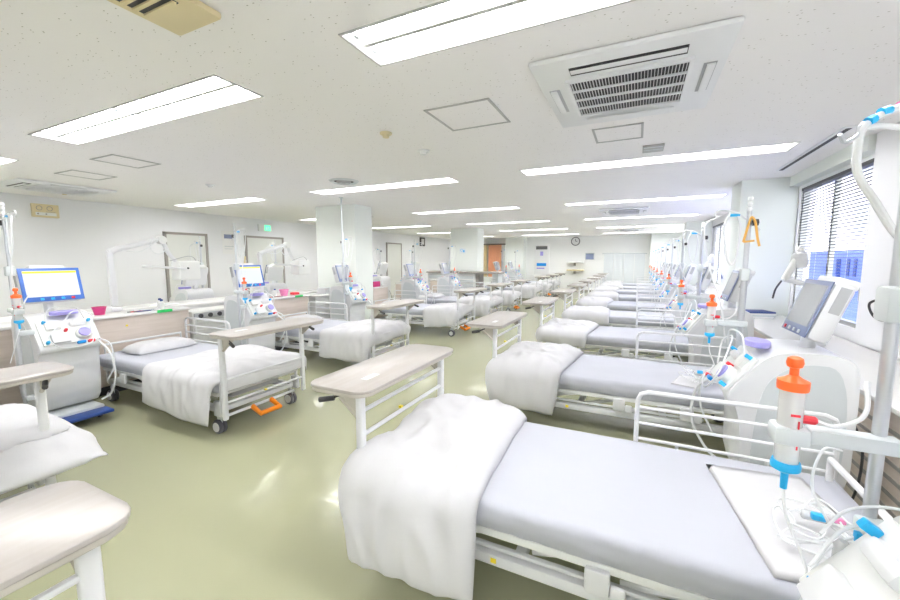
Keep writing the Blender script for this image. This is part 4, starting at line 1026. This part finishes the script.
for a, b in (((0.462, 1.248, 1.812), (0.475, 1.256, 1.82)), ((0.49, 1.268, 1.835), (0.508, 1.278, 1.842))): mb.tube([a, b], 0.0105, 10)
mb.build('blue_marker', 'cyan', t)
MB().tube([(0.53, 1.292, 1.851), (0.55, 1.304, 1.859)], 0.0105, 10).build('pink_marker', 'pink', t)
t = thing('near_line_cluster', 'cluster of clear tubes with blue clips at the lower right corner', 'tubing', (0.50, 1.12, 0.83)); t.scale = (0.8, 0.8, 0.8)
MB().tube([(-0.12, -0.02, 0.06), (-0.04, 0.04, 0.12), (0.08, 0.06, 0.14), (0.2, 0.02, 0.12)], 0.0045, 8, smooth=8).build('line', 'tubing', t)
MB().tube([(-0.15, -0.06, -0.02), (-0.05, 0.0, 0.09), (0.1, 0.0, 0.10), (0.2, -0.04, 0.05)], 0.005, 8, smooth=8).build('line', 'tubing', t)
MB().tube([(-0.02, 0.0, 0.08), (-0.10, -0.02, 0.02), (-0.14, -0.04, -0.10), (-0.08, -0.06, -0.2)], 0.004, 8, smooth=8).build('line', 'tubing', t)
MB().tube([(0.0, -0.02, 0.06), (0.06, -0.05, -0.02), (0.0, -0.08, -0.10), (-0.1, -0.08, -0.12)], 0.0045, 8, smooth=8).build('line', 'tubing', t)
MB().tube([(-0.08, 0.03, 0.06), (-0.12, 0.06, 0.16), (-0.09, 0.1, 0.26), (-0.04, 0.12, 0.26)], 0.004, 8, smooth=8).build('line', 'tubing', t)
MB().lathe([(0.014, -0.05), (0.02, -0.045), (0.02, 0.04), (0.01, 0.055)], (-0.07, -0.02, 0.0), 'z', 14).lathe([(0.014, -0.05), (0.02, -0.045), (0.02, 0.04), (0.01, 0.055)], (0.0, -0.04, -0.05), 'z', 14).build('drip_chamber', 'clear', t)
MB().box(-0.045, -0.03, -0.02, 0.0, 0.055, 0.085, 0.003).lathe([(0.012, -0.012), (0.012, 0.012)], (-0.01, -0.03, 0.02), 'x', 8).lathe([(0.009, -0.01), (0.009, 0.01)], (-0.14, -0.06, -0.06), 'x', 8).build('blue_clip', 'cyan', t)
MB().tube([(0.08, 0.06, 0.14), (0.11, 0.055, 0.14)], 0.009, 8).build('blue_sleeve', 'blue', t)
MB().box(-0.015, 0.01, -0.02, -0.0, 0.075, 0.09, 0.004).build('red_clip', 'red', t)
# amber rubber strap over the third machine pole
t = tag(MB().tube([(-0.05, 0, -0.16), (-0.02, 0, 0.0), (0.0, 0, 0.06), (0.03, 0, 0.0), (0.05, 0, -0.12), (0.07, 0, -0.2)], 0.010, 8, smooth=6).tube([(-0.05, 0, -0.16), (0.03, 0.0, -0.15)], 0.009, 8).build('amber_strap', 'amber'),
        'amber rubber tourniquet looped on the infusion pole before the near pillar', 'strap'); t.scale = (0.7, 0.7, 0.7); t.location = (0.64, RY[1]-1.02+0.262, 1.72)

# ---------------------------------------------------------------- light
w = bpy.data.worlds.new('daylight'); S.world = w; w.use_nodes = True
bg = w.node_tree.nodes['Background']; bg.inputs[0].default_value = (0.93, 0.96, 1.0, 1); bg.inputs[1].default_value = 3.2

# ---------------------------------------------------------------- camera
cam = bpy.data.cameras.new('camera'); co = bpy.data.objects.new('camera', cam); COL.objects.link(co); S.camera = co
F_, HZ, VX = 387.0, 259.0, 637.0
p = math.atan((300-HZ)/F_); psi = math.atan((VX-450)*math.cos(p)/F_)
fw = Vector((-math.sin(psi)*math.cos(p), math.cos(psi)*math.cos(p), -math.sin(p)))
rt = Vector((math.cos(psi), math.sin(psi), 0)); up = rt.cross(fw)
m3 = Matrix((rt, up, -fw)).transposed()
co.matrix_world = Matrix.Translation((0, 0, 1.5)) @ m3.to_4x4()
cam.sensor_width = 36; cam.lens = F_/900*36; cam.clip_start = 0.02; cam.clip_end = 200

vs = S.view_settings; S.display_settings.display_device = 'sRGB'
vs.view_transform = 'Standard'; vs.look = 'None'; vs.gamma = 1; vs.use_curve_mapping = False; vs.exposure = 0.82
S.cycles.use_denoising = True; S.cycles.max_bounces = 10; S.cycles.diffuse_bounces = 6; S.cycles.transparent_max_bounces = 12
S.cycles.sample_clamp_indirect = 10
